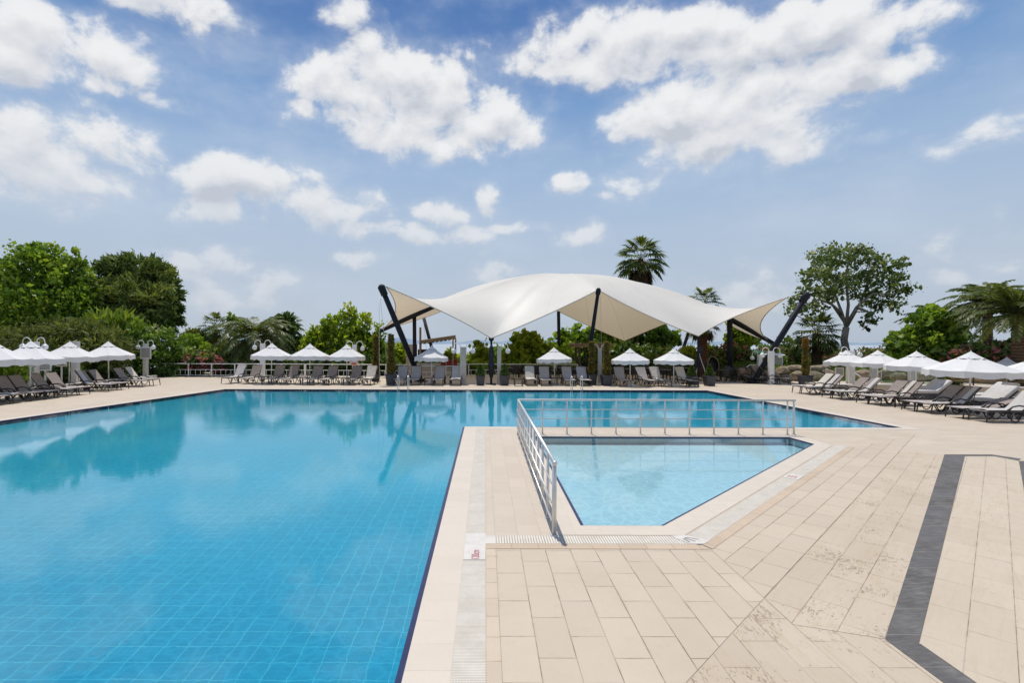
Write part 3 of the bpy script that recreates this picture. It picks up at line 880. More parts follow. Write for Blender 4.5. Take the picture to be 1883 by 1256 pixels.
# ------------------------------------------------------------------ pool ladders at the far edge
def ladder(px, label):
    p = gx(px, 27.4)
    t = thing('pool_ladder', label, 'ladder', (p.x, 27.4, 0), 0, 'pool ladders at the far edge')
    for s in (-0.27, 0.27):
        mb = MB()
        mb.tube([(s, 0.45, 0.0), (s, 0.45, 0.55), (s, 0.38, 0.70), (s, 0.22, 0.76), (s, 0.03, 0.70), (s, -0.06, 0.55), (s, -0.07, -0.75)], 0.019, 10)
        mb.build('handrail', m_steel, t)
    for z in (-0.15, -0.42, -0.68):
        mb = MB(); mb.box((0, -0.07, z), (0.52, 0.08, 0.025)); mb.build('tread', m_steel, t)
ladder(740.5, 'steel pool ladder in front of the taupe loungers beside the tall potted column plant')
ladder(1061.5, 'steel pool ladder in front of the loungers in line with the canopy middle mast')

# ------------------------------------------------------------------ sun loungers
def lounger_meshes():
    d = {}
    W = 0.315
    mb = MB()       # side rails + cross bars
    for s in (-W, W):
        mb.tube([(0.02, s, 0.33), (0.06, s, 0.35), (1.15, s, 0.34), (1.92, s, 0.33)], 0.022, 8)
    for x in (0.03, 0.65, 1.2, 1.9): mb.tube([(x, -W, 0.34), (x, W, 0.34)], 0.018, 8)
    d['frame'] = mb.mesh('frame', m_bronze)
    mb = MB()       # sling seat, slightly sagging
    n = 10; vs = []; fs = []
    for i in range(n + 1):
        x = 0.03 + 1.13 * i / n
        for j in range(7):
            y = -0.30 + 0.6 * j / 6
            vs.append((x, y, 0.368 - 0.018 * math.sin(PI * j / 6) * math.sin(PI * i / n)))
    for i in range(n):
        for j in range(6): fs.append((i * 7 + j, (i + 1) * 7 + j, (i + 1) * 7 + j + 1, i * 7 + j + 1))
    mb.add(vs, fs, True)
    mb.box((0.03, 0, 0.35), (0.03, 0.62, 0.035))
    d['seat'] = mb.mesh('seat', m_seatf)
    def back(mt):
        mb = MB()   # hinge at the origin, lies along +x
        vs = []; fs = []
        for i in range(9):
            x = 0.03 + 0.80 * i / 8
            for j in range(7):
                y = -0.295 + 0.59 * j / 6
                vs.append((x, y, 0.02 - 0.02 * math.sin(PI * j / 6) * math.sin(PI * i / 8)))
        for i in range(8):
            for j in range(6): fs.append((i * 7 + j, (i + 1) * 7 + j, (i + 1) * 7 + j + 1, i * 7 + j + 1))
        mb.add(vs, fs, True)
        return mb.mesh('backrest', mt)
    d['back1'] = back(m_taupe); d['back2'] = back(m_taupe2)
    mb = MB()
    for s in (-0.30, 0.30): mb.tube([(0, s, 0.0), (0.4, s, 0.005), (0.84, s, 0.0)], 0.02, 8)
    mb.tube([(0.845, -0.31, 0.0), (0.845, 0.31, 0.0)], 0.022, 8)
    mb.tube([(0.5, -0.3, -0.02), (0.35, -0.2, -0.2), (0.35, 0.2, -0.2), (0.5, 0.3, -0.02)], 0.012, 6)
    d['backframe'] = mb.mesh('back_frame', m_bronze)
    mb = MB(); mb.tube([(0.05, 0, 0.34), (0.02, 0, 0.15), (-0.005, 0, 0.0)], [0.024, 0.022, 0.02], 8); d['leg'] = mb.mesh('leg', m_bronze)
    mb = MB()       # bent V leg under the middle
    mb.tube([(0.62, 0, 0.34), (0.70, 0, 0.22), (0.80, 0, 0.06), (0.86, 0, 0.022), (0.93, 0, 0.022), (0.99, 0, 0.06), (1.09, 0, 0.22), (1.16, 0, 0.34)], 0.02, 8)
    d['vleg'] = mb.mesh('bent_leg', m_bronze)
    mb = MB(); mb.tube([(1.16, 0, 0.34), (1.28, 0, 0.18), (1.38, 0, 0.09), (1.50, 0, 0.22), (1.56, 0, 0.33)], 0.02, 8); d['rleg'] = mb.mesh('rear_leg', m_bronze)
    mb = MB()
    mb.tube([(0.58, 0, 0.34), (0.64, 0, 0.42), (0.78, 0, 0.51), (0.98, 0, 0.55), (1.16, 0, 0.52), (1.30, 0, 0.43), (1.36, 0, 0.34)], 0.024, 8)
    mb.tube([(0.72, 0, 0.33), (0.68, 0, 0.40), (0.74, 0, 0.46)], 0.015, 6)
    d['arm'] = mb.mesh('armrest', m_bronze)
    mb = MB(); mb.tube([(0, -0.02, 0), (0, 0.02, 0)], 0.085, 16); mb.tube([(0, -0.032, 0), (0, 0.032, 0)], 0.03, 10); d['wheel'] = mb.mesh('wheel', m_bronze)
    # pad: runs from the foot to the hinge, then up the backrest
    def pad(mt, ang, lo=0.05, w=0.52, hang=True):
        mb = MB()
        prof = []
        for i in range(9): prof.append(Vector((lo + (1.14 - lo) * i / 8, 0, 0.395)))
        c, s = math.cos(ang), math.sin(ang)
        for i in range(1, 9):
            k = 0.84 * i / 8
            prof.append(Vector((1.17 + k * c - 0.045 * s, 0, 0.35 + k * s + 0.045 * c)))
        vs = []; fs = []
        for i, p in enumerate(prof):
            for j in range(7):
                y = -w / 2 + w * j / 6
                e = 1 - abs(j - 3) / 3
                puff = 0.016 * min(1, e * 2) + 0.008 * math.sin(i * 1.9 + j) * (1 if 0 < j < 6 else 0)
                nx, nz = (-s, c) if i > 8 else (0, 1)
                vs.append((p.x + nx * puff, y, p.z + nz * puff))
        nr = len(prof)
        for i in range(nr - 1):
            for j in range(6): fs.append((i * 7 + j, (i + 1) * 7 + j, (i + 1) * 7 + j + 1, i * 7 + j + 1))
        mb.add(vs, fs, True)
        me = mb.mesh('towel', mt)
        return me
    d['pad'] = pad
    return d
LM = lounger_meshes()

def make_lounger():
    root = link('sun_lounger', None)
    link('frame', LM['frame'], root)
    link('seat', LM['seat'], root)
    b = link('backrest', LM['back1'], root); b.location = (1.17, 0, 0.35)
    link('back_frame', LM['backframe'], b)
    for s in (-0.315, 0.315):
        link('leg', LM['leg'], root).location = (0, s, 0)
        link('bent_leg', LM['vleg'], root).location = (0, s, 0)
        link('rear_leg', LM['rleg'], root).location = (0, s, 0)
        link('armrest', LM['arm'], root).location = (0, s * 1.12, 0)
        link('wheel', LM['wheel'], root).location = (1.62, s, 0.088)
    return root
lounger0 = make_lounger()
lounger_used = [False]
PADS = {}
def lounger(x, y, rz, label, group, back=52, tone=1, pad=None, padlabel=None, padw=0.54, padoff=0.0):
    o = lounger0 if not lounger_used[0] else copy_tree(lounger0)
    lounger_used[0] = True
    o.location = (x, y, 0.008); o.rotation_euler = (0, 0, rz)
    tag(o, label, 'sun lounger', group)
    for ch in kids(o):
        if ch.name.startswith('backrest'):
            ch.rotation_euler = (0, -R(back), 0)
            ch.data = LM['back1'] if tone == 1 else LM['back2']
    if pad:
        key = (pad, back, padw)
        if key not in PADS: PADS[key] = LM['pad'](m_cushion if pad == 'cream' else m_cushw, R(back), 0.05, padw)
        p = link('lounger_towel', PADS[key], None, (x + math.cos(rz + PI / 2) * padoff, y + math.sin(rz + PI / 2) * padoff, 0.008), rz)
        tag(p, padlabel, 'towel', 'towels and pads lying on sun loungers')
    return o

ORD = ['first', 'second', 'third', 'fourth', 'fifth', 'sixth', 'seventh', 'eighth', 'ninth', 'tenth', 'eleventh', 'twelfth']
# far row: all face the pool (towards -Y)
far = [  # (column of the backrest, Y of the foot, tone, pad, label)
    (447, 30.8, 1, 'white', 'outermost lounger of the far row by the railing, with white towel'),
    (475, 30.7, 1, None, 'taupe lounger second in the far row from the oleander end'),
    (518, 30.1, 1, None, 'taupe lounger under the gap between first and second far umbrellas'),
    (544.5, 30.1, 1, None, 'taupe lounger just before the second umbrella pole in the far row'),
    (587, 29.9, 1, None, 'taupe lounger just past the second umbrella pole in the far row'),
    (615, 29.9, 1, None, 'taupe lounger before the third umbrella pole in the far row'),
    (658.5, 29.9, 1, None, 'taupe lounger in front of the lamp column with the orange life ring'),
    (685.5, 29.9, 1, 'cream', 'lounger with cream pad next to the tall column plant pot'),
    (742, 29.9, 2, None, 'grey lounger right behind the pool ladder by the bar'),
    (766.5, 29.9, 2, None, 'grey lounger at the foot of the slanting canopy mast'),
    (810, 29.8, 2, None, 'grey lounger just past the small dark side table near the bar'),
    (840, 29.8, 2, 'white', 'lounger with white pad beside the grey concrete column'),
    (973, 29.8, 2, 'cream', 'cream padded lounger beside a dark side table in mid row'),
    (1000, 29.8, 2, None, 'grey lounger just before the umbrella pole in mid row'),
    (1041, 29.8, 2, None, 'grey lounger just past the umbrella pole in mid row'),
    (1067.5, 29.7, 2, None, 'grey lounger behind the second pool ladder beside planters'),
    (1137, 29.6, 2, None, 'grey lounger beside the planter with the second column plant'),
    (1176, 29.5, 2, None, 'grey lounger between the two umbrellas under the canopy'),
    (1201, 29.5, 2, 'white', 'lounger with pinkish white towel between the two umbrellas under the canopy'),
    (1247, 29.4, 2, 'cream', 'lounger with rumpled beige towel by the wicker crate table'),
]
for i, (px, Y, tone, pad, lab) in enumerate(far):
    p = gx(px, Y + 1.65)
    sk = {17: 0.16, 18: 0.16, 19: 0.16, 15: 0.06, 0: -0.12, 1: -0.10, 2: -0.12, 3: -0.1, 4: -0.08, 5: -0.08, 6: -0.08, 7: -0.08}.get(i, 0.0) + 0.012 * ((i * 37) % 5 - 2)
    lounger(p.x + math.sin(sk) * 1.65, Y, PI / 2 + sk, lab, 'sun loungers in the row across the far side of the pool', 58 if i not in (2, 3) else 61, tone, pad,
            lab.replace('lounger', 'lounger').split(',')[0] and {0: 'white towel spread on the outermost lounger of the far row', 7: 'cream pad on the lounger next to the tall column plant pot',
             11: 'white pad on the lounger beside the grey concrete column', 12: 'cream pad on the lounger beside a dark side table in mid row',
             18: 'pinkish white towel on a lounger between umbrellas under the canopy', 19: 'rumpled beige towel on the lounger by the wicker crate table'}.get(i))
# row along the near hedge side of the pool: all face +X
leftY = [20.15, 20.9, 21.75, 22.45, 23.55, 24.3, 26.1, 27.0, 28.7, 29.6]
lp = {6: ('white', 'white towel folded on the lounger below the second hedge side umbrella'), 9: ('cream', 'cream pad on the last lounger of the hedge row, by the corner'), 1: ('white', 'white towel on a lounger cut by the picture edge'), }
where = ['nearest lounger of the hedge row, only its foot end showing', 'lounger of the hedge row cut by the picture edge, with towel', 'taupe lounger in front of the lamp column by the hedge', 'taupe lounger nearest the first hedge side umbrella pole',
         'taupe lounger in front of the larger white notice board', 'taupe lounger in front of the smaller white notice board', 'lounger with a folded white towel below the second hedge umbrella', 'taupe lounger just past the one with a folded towel by the hedge',
         'taupe lounger last but one of the hedge row', 'last lounger of the hedge row, cream padded, at the pool corner']
for i, y in enumerate(leftY):
    pd, pl = lp.get(i, (None, None))
    lounger(-18.95 - 0.015 * (i % 3), y, PI + 0.03 + 0.05 * math.sin(i * 2.1), where[i], 'sun loungers in the row by the hedge', 54, 1, pd, pl, 0.30 if i == 6 else 0.54, 0.12 if i == 6 else 0)
# row on the opposite side: all face -X
rightY = [16.62, 17.40, 18.6, 19.25, 20.9, 21.55, 23.1, 23.75, 25.3, 26.0]
rwhere = ['nearest lounger of the umbrella row, with pale towel and wheels showing', 'low reclined lounger second from the near end of the umbrella row', 'lounger with a striped pale towel beside the largest umbrella pole', 'plain taupe lounger just past the largest umbrella pole',
          'lounger with narrow pale towel behind a dark side table', 'plain taupe lounger below the third umbrella', 'lounger with narrow white towel below the second umbrella of the rock side row', 'taupe lounger in front of the white lamp column by the rocks',
          'lounger with pale towel last but one towards the rocks', 'cream padded lounger at the rock end of the row']
rp = {0: ('white', 'pale towel covering the nearest lounger', 0.56, 0), 2: ('white', 'striped pale towel on the lounger beside the largest umbrella pole', 0.22, -0.15), 4: ('cream', 'narrow pale towel on the lounger behind the dark side table', 0.2, 0.1),
      6: ('white', 'narrow white towel on a lounger below the second umbrella by the rocks', 0.26, -0.1), 8: ('white', 'pale towel on the last but one lounger towards the rocks', 0.3, 0.1), 9: ('cream', 'cream pad on the lounger at the rock end of the row', 0.56, 0)}
for i, y in enumerate(rightY):
    pd = rp.get(i)
    lounger(15.95 - 0.02 * (i % 2) - 0.02 * i, y, -0.02 + 0.05 * math.sin(i * 1.7), rwhere[i], 'sun loungers in the row on the umbrella side of the deck', 20 if i == 1 else 46, 1,
            pd[0] if pd else None, pd[1] if pd else None, pd[2] if pd else 0.54, pd[3] if pd else 0)

# daybeds: white mattress on a dark base
def daybed(x, y, rz, label):
    t = thing('daybed', label, 'daybed', (x, y, 0.008), rz, 'white daybeds behind the loungers')
    mb = MB(); mb.box((0.95, 0, 0.16), (1.9, 0.9, 0.30), bev=0.03); mb.build('base', m_anthr, t)
    mb = MB(); mb.box((0.60, 0, 0.395), (1.22, 0.88, 0.14), bev=0.05); mb.build('mattress', m_cushw, t)
    tl_ = Matrix.Rotation(-R(38), 3, 'Y')
    mb = MB(); mb.box((1.53, 0, 0.62), (0.85, 0.88, 0.13), 0, 1.0, tl_, 0.05); mb.build('back_cushion', m_cushw, t)
    mb = MB(); mb.box((1.60, 0, 0.50), (0.72, 0.80, 0.05), 0, 1.0, tl_); mb.build('back_panel', m_anthr, t)
daybed(18.35, 19.8, 0.03, 'white daybed behind the nearest umbrella pole')
daybed(18.6, 22.9, 0.0, 'white daybed with dark base behind the third umbrella pole')
daybed(19.9, 21.3, 0.0, 'white daybed in front of the low white wall')
daybed(18.7, 18.2, 0.0, 'white daybed at the picture edge behind the nearest lounger')

# side tables
def side_table(px, Y, label, w=0.48, h=0.42):
    p = gx(px, Y)
    t = thing('side_table', label, 'side table', (p.x, Y, 0.008), 0.05, 'small dark side tables between loungers')
    mb = MB(); mb.box((0, 0, h), (w, w, 0.04), bev=0.012); mb.build('table_top', m_bronze, t)
    for sx in (-1, 1):
        for sy in (-1, 1):
            mb = MB(); mb.box((sx * (w / 2 - 0.03), sy * (w / 2 - 0.03), h / 2), (0.04, 0.04, h)); mb.build('leg', m_bronze, t)
side_table(788, 30.2, 'dark side table between grey loungers near the bar umbrella')
side_table(953.5, 30.0, 'dark side table beside the cream padded lounger in mid row', 0.52)
side_table(605, 31.2, 'dark side table behind the second far umbrella pole')
side_table(636, 30.3, 'dark side table below the third far umbrella')
side_table(561, 30.4, 'dark side table between loungers below the second far umbrella')
side_table(490, 30.9, 'dark side table below the first far umbrella')
side_table(1018, 31.0, 'dark side table by the mid row umbrella pole')
side_table(1664, 20.0, 'dark side table beside the fourth lounger on the umbrella side')
side_table(1545, 24.6, 'dark side table beside the lounger near the white lamp column')
side_table(84, 23.0, 'dark side table between loungers by the large notice board')
side_table(214, 27.9, 'dark side table beside the last hedge side umbrella')
p = gx(1273, 30.2)
t = thing('crate_table', 'dark wicker crate table by the potted box bush', 'table', (p.x, 30.2, 0.008))
mb = MB(); mb.box((0, 0, 0.26), (0.56, 0.5, 0.40), bev=0.02); mb.build('body', m_wicker, t)
mb = MB(); mb.box((0, 0, 0.48), (0.62, 0.56, 0.035), bev=0.01); mb.build('table_top', m_anthr, t)
for sx in (-0.25, 0.25):
    for sy in (-0.21, 0.21):
        mb = MB(); mb.box((sx, sy, 0.035), (0.05, 0.05, 0.07)); mb.build('leg', m_wicker, t)

# ------------------------------------------------------------------ umbrellas
def umbrella_meshes():
    """unit umbrella: width 2, top at z = 1; canopy rim at zr, valance foot at zv"""
    d = {}
    n = 8; zr = 0.69; ztop = 0.985
    ang = [2 * PI * (k + 0.5) / n for k in range(n)]
    mb = MB()
    rows = 6; sub = 4
    vs = []; fs = []
    for i in range(rows + 1):
        f = 0.22 + 0.78 * i / rows
        for k in range(n):
            for q in range(sub):
                a0, a1 = ang[k], ang[k] + 2 * PI / n
                u = q / sub
                p0 = Vector((math.cos(a0), math.sin(a0))); p1 = Vector((math.cos(a1), math.sin(a1)))
                p = p0.lerp(p1, u)
                sag = math.sin(PI * u)
                z = ztop - 0.02 + (zr - ztop + 0.02) * f - 0.012 * math.sin(PI * f) - 0.014 * sag * f
                r = f * (1 - 0.02 * sag)
                vs.append((p.x * r, p.y * r, z))
    M = n * sub
    for i in range(rows):
        for k in range(M): fs.append((i * M + k, (i + 1) * M + k, (i + 1) * M + (k + 1) % M, i * M + (k + 1) % M))
    mb.add(vs, fs, False)
    d['canopy'] = mb.mesh('canopy', m_canvas)
    mb = MB(); vs2 = []; fs2 = []
    last = vs[rows * M:]
    for lv in range(3):
        for k in range(M):
            x, y, z = last[k]
            u = (k % sub) / sub
            dz = [0, 0.055, 0.10][lv]
            wv = 0.008 * math.sin(k * 2.3) * lv
            vs2.append((x * (1 + 0.004 * lv) + wv * 0.3, y * (1 + 0.004 * lv) + wv * 0.3, z - dz + (wv if lv == 2 else 0)))
    for i in range(2):
        for k in range(M): fs2.append((i * M + k, (i + 1) * M + k, (i + 1) * M + (k + 1) % M, i * M + (k + 1) % M))
    mb.add(vs2, fs2, False)
    d['valance'] = mb.mesh('valance', m_canvas)
    # the vent: raised cap with a scalloped edge over a ring coloured dark for the opening's shade
    mb = MB(); vs = []; fs = []
    vs.append((0, 0, 1.0))
    for i in (1, 2):
        for k in range(M):
            a0 = ang[k // sub]; a1 = a0 + 2 * PI / n; u = (k % sub) / sub
            p = Vector((math.cos(a0), math.sin(a0))).lerp(Vector((math.cos(a1), math.sin(a1))), u)
            r = 0.31 * i / 2
            arch = 0.021 * math.sin(PI * u) if i == 2 else 0
            vs.append((p.x * r, p.y * r, 1.0 - 0.136 * i / 2 + arch))
    for k in range(M):
        fs.append((0, 1 + k, 1 + (k + 1) % M)); fs.append((1 + k, 1 + M + k, 1 + M + (k + 1) % M, 1 + (k + 1) % M))
    mb.add(vs, fs, False)
    d['vent_cap'] = mb.mesh('vent_cap', m_canvas)
    mb = MB()
    lo_ = []; hi_ = []
    for k in range(M):
        a0 = ang[k // sub]; a1 = a0 + 2 * PI / n; u = (k % sub) / sub
        p = Vector((math.cos(a0), math.sin(a0))).lerp(Vector((math.cos(a1), math.sin(a1))), u)
        lo_.append((p.x * 0.300, p.y * 0.296, 0.862)); hi_.append((p.x * 0.270, p.y * 0.270, 0.890))
    mb.add(lo_ + hi_, [(k, (k + 1) % M, M + (k + 1) % M, M + k) for k in range(M)], True)
    d['vent'] = mb.mesh('vent', m_canvas_in)
    mb = MB(); mb.tube([(0, 0, 0.02), (0, 0, 0.97)], 0.021, 10); d['pole'] = mb.mesh('pole', m_white)
    mb = MB(); mb.box((0, 0, 0.015), (0.42, 0.42, 0.03), bev=0.006); mb.lathe([(0.05, 0.03), (0.035, 0.05), (0.03, 0.12)], 12); d['base'] = mb.mesh('base', m_whitedull)
    mb = MB(); mb.tube([(0, 0, 0.95), (0.97, 0, 0.665)], 0.008, 6); d['rib'] = mb.mesh('rib', m_white)
    mb = MB(); mb.tube([(0, 0, 0.74), (0.5, 0, 0.80)], 0.007, 6); d['strut'] = mb.mesh('strut', m_white)
    mb = MB(); mb.ball((0, 0, 1.0), 0.016, 8, 6); d['finial'] = mb.mesh('finial', m_white)
    return d
UM = umbrella_meshes()
def make_umbrella():
    root = link('parasol', None)
    for k in ('canopy', 'pole', 'base'): link(k, UM[k], root)
    c = [o for o in kids(root) if o.name.startswith('canopy')][0]
    link('valance', UM['valance'], c); link('vent_cap', UM['vent_cap'], c); link('vent', UM['vent'], c); link('finial', UM['finial'], root)
    for k in range(8):
        r_ = link('rib', UM['rib'], root, None, 2 * PI * (k + 0.5) / 8)
        link('strut', UM['strut'], r_)
    return root
umb0 = make_umbrella(); umb_used = [False]
def umbrella(px, Y, wpx, ytop, ybot, label, rot=0.0):
    p = gx(px, Y)
    half = wpx / 2 * Y / FOC
    zt = at(px, ytop, Y).z
    o = umb0 if not umb_used[0] else copy_tree(umb0)
    umb_used[0] = True
    zb = at(px, ybot, Y - half * 0.9).z
    o.location = (p.x, Y, 0.009); o.rotation_euler = (R(random.uniform(-1.3, 1.3)), R(random.uniform(-1.3, 1.3)), rot + random.uniform(-0.15, 0.15))
    o.scale = (half, half, zt)
    return tag(o, label, 'parasol', 'white parasols standing among the sun loungers')
umbrella(-12, 21.3, 112, 626, 665, 'white parasol cut by the picture edge above the hedge row', 0.1)
umbrella(55, 22.9, 106, 627, 665, 'white parasol in front of the lamp with two globes by the hedge', 0.0)
umbrella(127, 26.3, 92, 628, 664, 'white parasol above the smaller white notice board', 0.2)
umbrella(200.5, 29.0, 82, 628, 662, 'white parasol at the far end of the hedge row, near the notice lamp', 0.39)
umbrella(499, 31.6, 71, 631, 658, 'white parasol in front of the date palm and its lamp column', 0.1)
umbrella(569.5, 31.6, 71, 632, 660, 'white parasol in the middle of the three before the plane tree', 0.0)
umbrella(638, 31.6, 67, 633, 660, 'white parasol next to the column with the orange life ring', 0.3)
umbrella(793, 31.3, 65, 635.5, 662, 'white parasol in front of the bar under the canopy end', 0.1)
umbrella(1020, 31.3, 65, 639, 664, 'white parasol standing alone in mid row before the green tree', 0.25)
umbrella(1159, 30.2, 68, 640.5, 669, 'white parasol beside the palm trunks under the canopy', 0.1)
umbrella(1239, 30.3, 73, 641, 665, 'white parasol next to the closed dark parasol under the canopy', 0.3)
umbrella(1558, 30.2, 76, 644, 678, 'white parasol in front of the poplar trunk at the rock end', 0.2)
umbrella(1614, 27.6, 85, 644, 682, 'white parasol second from the rock end', 0.05)
umbrella(1685, 24.0, 100, 646, 687, 'white parasol third from the rock end, before the leafy green tree', 0.3)
umbrella(1783, 19.0, 140, 646.5, 690, 'largest white parasol, above the nearest daybed', 0.39)
umbrella(1851, 27.0, 62, 657, 685, 'small distant white parasol peeping out between the two nearest ones', 0.0)
umbrella(1905, 20.5, 118, 655, 690, 'white parasol cut by the picture edge on the umbrella side', 0.2)

# closed dark parasols
def closed_parasol(px, Y, ytop, label, lean=0.0):
    p = gx(px, Y); zt = at(px, ytop, Y).z
    t = thing('closed_parasol', label, 'parasol', (p.x, Y, 0.008), 0, 'closed dark parasols')
    mb = MB()
    prof = [(0.02, 0.35), (0.13, 0.45), (0.19, 0.9), (0.22, 1.2), (0.15, 1.45), (0.20, 1.7), (0.19, zt - 0.25), (0.12, zt - 0.08), (0.03, zt)]
    n = 16; vs = []
    for i, (r, z) in enumerate(prof):
        for k in range(n):
            rr = r * (1 + 0.28 * math.sin(k * PI / 2 + i * 0.7) * (1 if 0 < i < 8 else 0)) * 0.72
            vs.append((rr * math.cos(2 * PI * k / n) + lean * z, rr * math.sin(2 * PI * k / n), z))
    mb.add(vs, [(i * n + k, i * n + (k + 1) % n, (i + 1) * n + (k + 1) % n, (i + 1) * n + k) for i in range(len(prof) - 1) for k in range(n)], True)
    mb.build('folded_canopy', fabric('navy_canvas', (0.035, 0.038, 0.05), 90), t)
    mb = MB(); mb.tube([(0, 0, 0.03), (lean * zt, 0, zt - 0.1)], 0.028, 8); mb.build('pole', m_mast, t)
    mb = MB(); mb.box((0, 0, 0.02), (0.6, 0.6, 0.04), bev=0.01); mb.build('base', m_mast, t)
closed_parasol(903.5, 31.0, 634, 'closed dark parasol under the low front point of the canopy')
closed_parasol(1279, 35.0, 638, 'closed dark parasol leaning against the palm trunk', 0.16)

# ------------------------------------------------------------------ planters
def planter(px, Y, w, h, label, plant=None):
    p = gx(px, Y)
    t = thing('planter', label, 'planter', (p.x, Y, 0.008), 0.1, 'tapered dark planters along the far deck')
    mb = MB()
    mb.box((0, 0, h / 2), (w * 0.78, w * 0.78, h), 0, 1 / 0.80, None, 0.015)
    mb.build('pot', m_anthr, t)
    mb = MB(); mb.box((0, 0, h - 0.02), (w * 1.05, w * 1.05, 0.06), bev=0.012); mb.build('rim', m_anthr, t)
    mb = MB(); mb.box((0, 0, h + 0.015), (w * 0.9, w * 0.9, 0.03)); mb.build('soil', m_soil, t)
    return p, h
PLANT = {}
for key, (px, Y, w, h, lab) in {
    'col0': (691, 33.5, 0.6, 0.5, 'dark planter half hidden behind the cream padded lounger'),
    'col1': (719, 30.6, 0.62, 0.62, 'dark planter of the tall dry column plant near the bar ladder'),
    'box1': (883.5, 30.4, 0.52, 0.55, 'dark planter with box bush beside the concrete column'),
    'box2': (928, 30.4, 0.54, 0.57, 'dark planter with box bush past the closed dark parasol'),
    'col2': (1088, 31.0, 0.55, 0.60, 'dark planter of the first column plant in front of the pergola'),
    'col3': (1115.5, 30.4, 0.62, 0.60, 'dark planter of the second column plant in front of the pergola'),
    'box3': (1272, 31.2, 0.52, 0.52, 'dark planter with box bush behind the wicker crate table'),
    'box4': (1304.5, 30.4, 0.58, 0.58, 'dark planter with box bush standing free near the egg chair'),
    'col4': (1481, 30.6, 0.62, 0.60, 'dark planter of the orange tipped column plant by the rocks')}.items():
    PLANT[key] = planter(px, Y, w, h, lab)

# ------------------------------------------------------------------ tables and chairs under the canopy
def chair_proto(mt):
    root = link('wicker_chair', None)
    mb = MB(); mb.box((0, 0, 0.42), (0.50, 0.50, 0.07), bev=0.02); mb.build('seat', mt, root)
    mb = MB()
    n = 9; vs = []; fs = []
    for j in range(5):
        z = 0.44 + 0.48 * j / 4
        for i in range(n):
            a = R(-62 + 124 * i / (n - 1))
            r = 0.27 + 0.04 * j / 4
            zz = z if abs(i - 4) < 3 else 0.44 + (z - 0.44) * (0.75 if abs(i - 4) == 3 else 0.5)
            for q in (0, 0.035):
                vs.append(((r + q) * math.sin(a), (r + q) * math.cos(a) - 0.02 + 0.04 * j / 4, zz))
    for j in range(4):
        for i in range(n - 1):
            a = (j * n + i) * 2
            fs.append((a, a + 2, a + 2 * n + 2, a + 2 * n)); fs.append((a + 1, a + 1 + 2 * n, a + 3 + 2 * n, a + 3))
    for i in range(n - 1):
        a = (4 * n + i) * 2; fs.append((a, a + 2, a + 3, a + 1))
    mb.add(vs, fs, True)
    mb.build('backrest', mt, root)
    for sx in (-1, 1):
        for sy in (-1, 1):
            mb = MB(); mb.tube([(sx * 0.22, sy * 0.21, 0.41), (sx * 0.235, sy * 0.23, 0.0)], 0.02, 6); mb.build('leg', mt, root)
        mb = MB(); mb.tube([(sx * 0.26, -0.20, 0.42), (sx * 0.265, -0.20, 0.63), (sx * 0.27, -0.05, 0.66), (sx * 0.27, 0.15, 0.66)], 0.02, 6); mb.build('armrest', mt, root)
    return root
ch_dark = chair_proto(m_wicker); ch_tan = chair_proto(m_tanwicker)
ch_used = {id(ch_dark): False, id(ch_tan): False}
def chair(x, y, rz, label, proto, group='wicker chairs set round the tables under the canopy'):
    o = proto if not ch_used[id(proto)] else copy_tree(proto)
    ch_used[id(proto)] = True
    o.location = (x, y, 0.008); o.rotation_euler = (0, 0, rz)
    tag(o, label, 'chair', group)
def cafe_table(x, y, label):
    t = thing('cafe_table', label, 'table', (x, y, 0.008), 0, 'square dark tables under the canopy')
    mb = MB(); mb.box((0, 0, 0.735), (0.8, 0.8, 0.035), bev=0.01); mb.build('table_top', m_bronze, t)
    for sx in (-1, 1):
        for sy in (-1, 1):
            mb = MB(); mb.box((sx * 0.34, sy * 0.34, 0.36), (0.05, 0.05, 0.72)); mb.build('leg', m_bronze, t)
SPOTS = [(985, 36.0, 'behind the cream padded lounger', 3), (1037, 36.6, 'behind the mid row parasol', 3), (1065, 34.6, 'behind the lounger by the second ladder', 2),
         (1152, 35.2, 'behind the parasol by the palm trunks', 2), (1196, 36.4, 'behind the towel covered lounger', 3), (1226, 34.2, 'behind the beige towel lounger', 3), (1262, 36.8, 'before the closed leaning parasol', 2),
         (1322, 34.2, 'between the box bush and the tall column', 3), (1352, 35.4, 'under the column of the canopy boom', 3), (945, 36.2, 'past the concrete column with lamp', 2)]
SIDE = ['on its near side', 'on its sea side', 'on the side towards the bar', 'on the side towards the rocks']
for (px, Y, lab, n) in SPOTS:
    p = gx(px, Y)
    cafe_table(p.x, Y, 'square dark table ' + lab)
    for k, (dx, dy, rz) in enumerate([(0.1, -0.72, PI), (-0.05, 0.75, 0.0), (-0.78, 0.05, PI / 2), (0.8, 0.0, -PI / 2)][:n + 1]):
        chair(p.x + dx, Y + dy, rz + 0.25 * math.sin(px + k * 2.0), 'dark chair ' + lab + ', ' + SIDE[k].replace('on its', 'its').replace('on the side towards', 'towards'), ch_dark)
p = gx(1366, 33.6); chair(p.x, 33.6, PI * 0.8, 'tan wicker chair nearest the slanting mast by the rocks', ch_tan)
p = gx(1378, 34.6); chair(p.x, 34.6, PI * 0.6, 'tan wicker chair behind the slanting mast by the rocks', ch_tan)

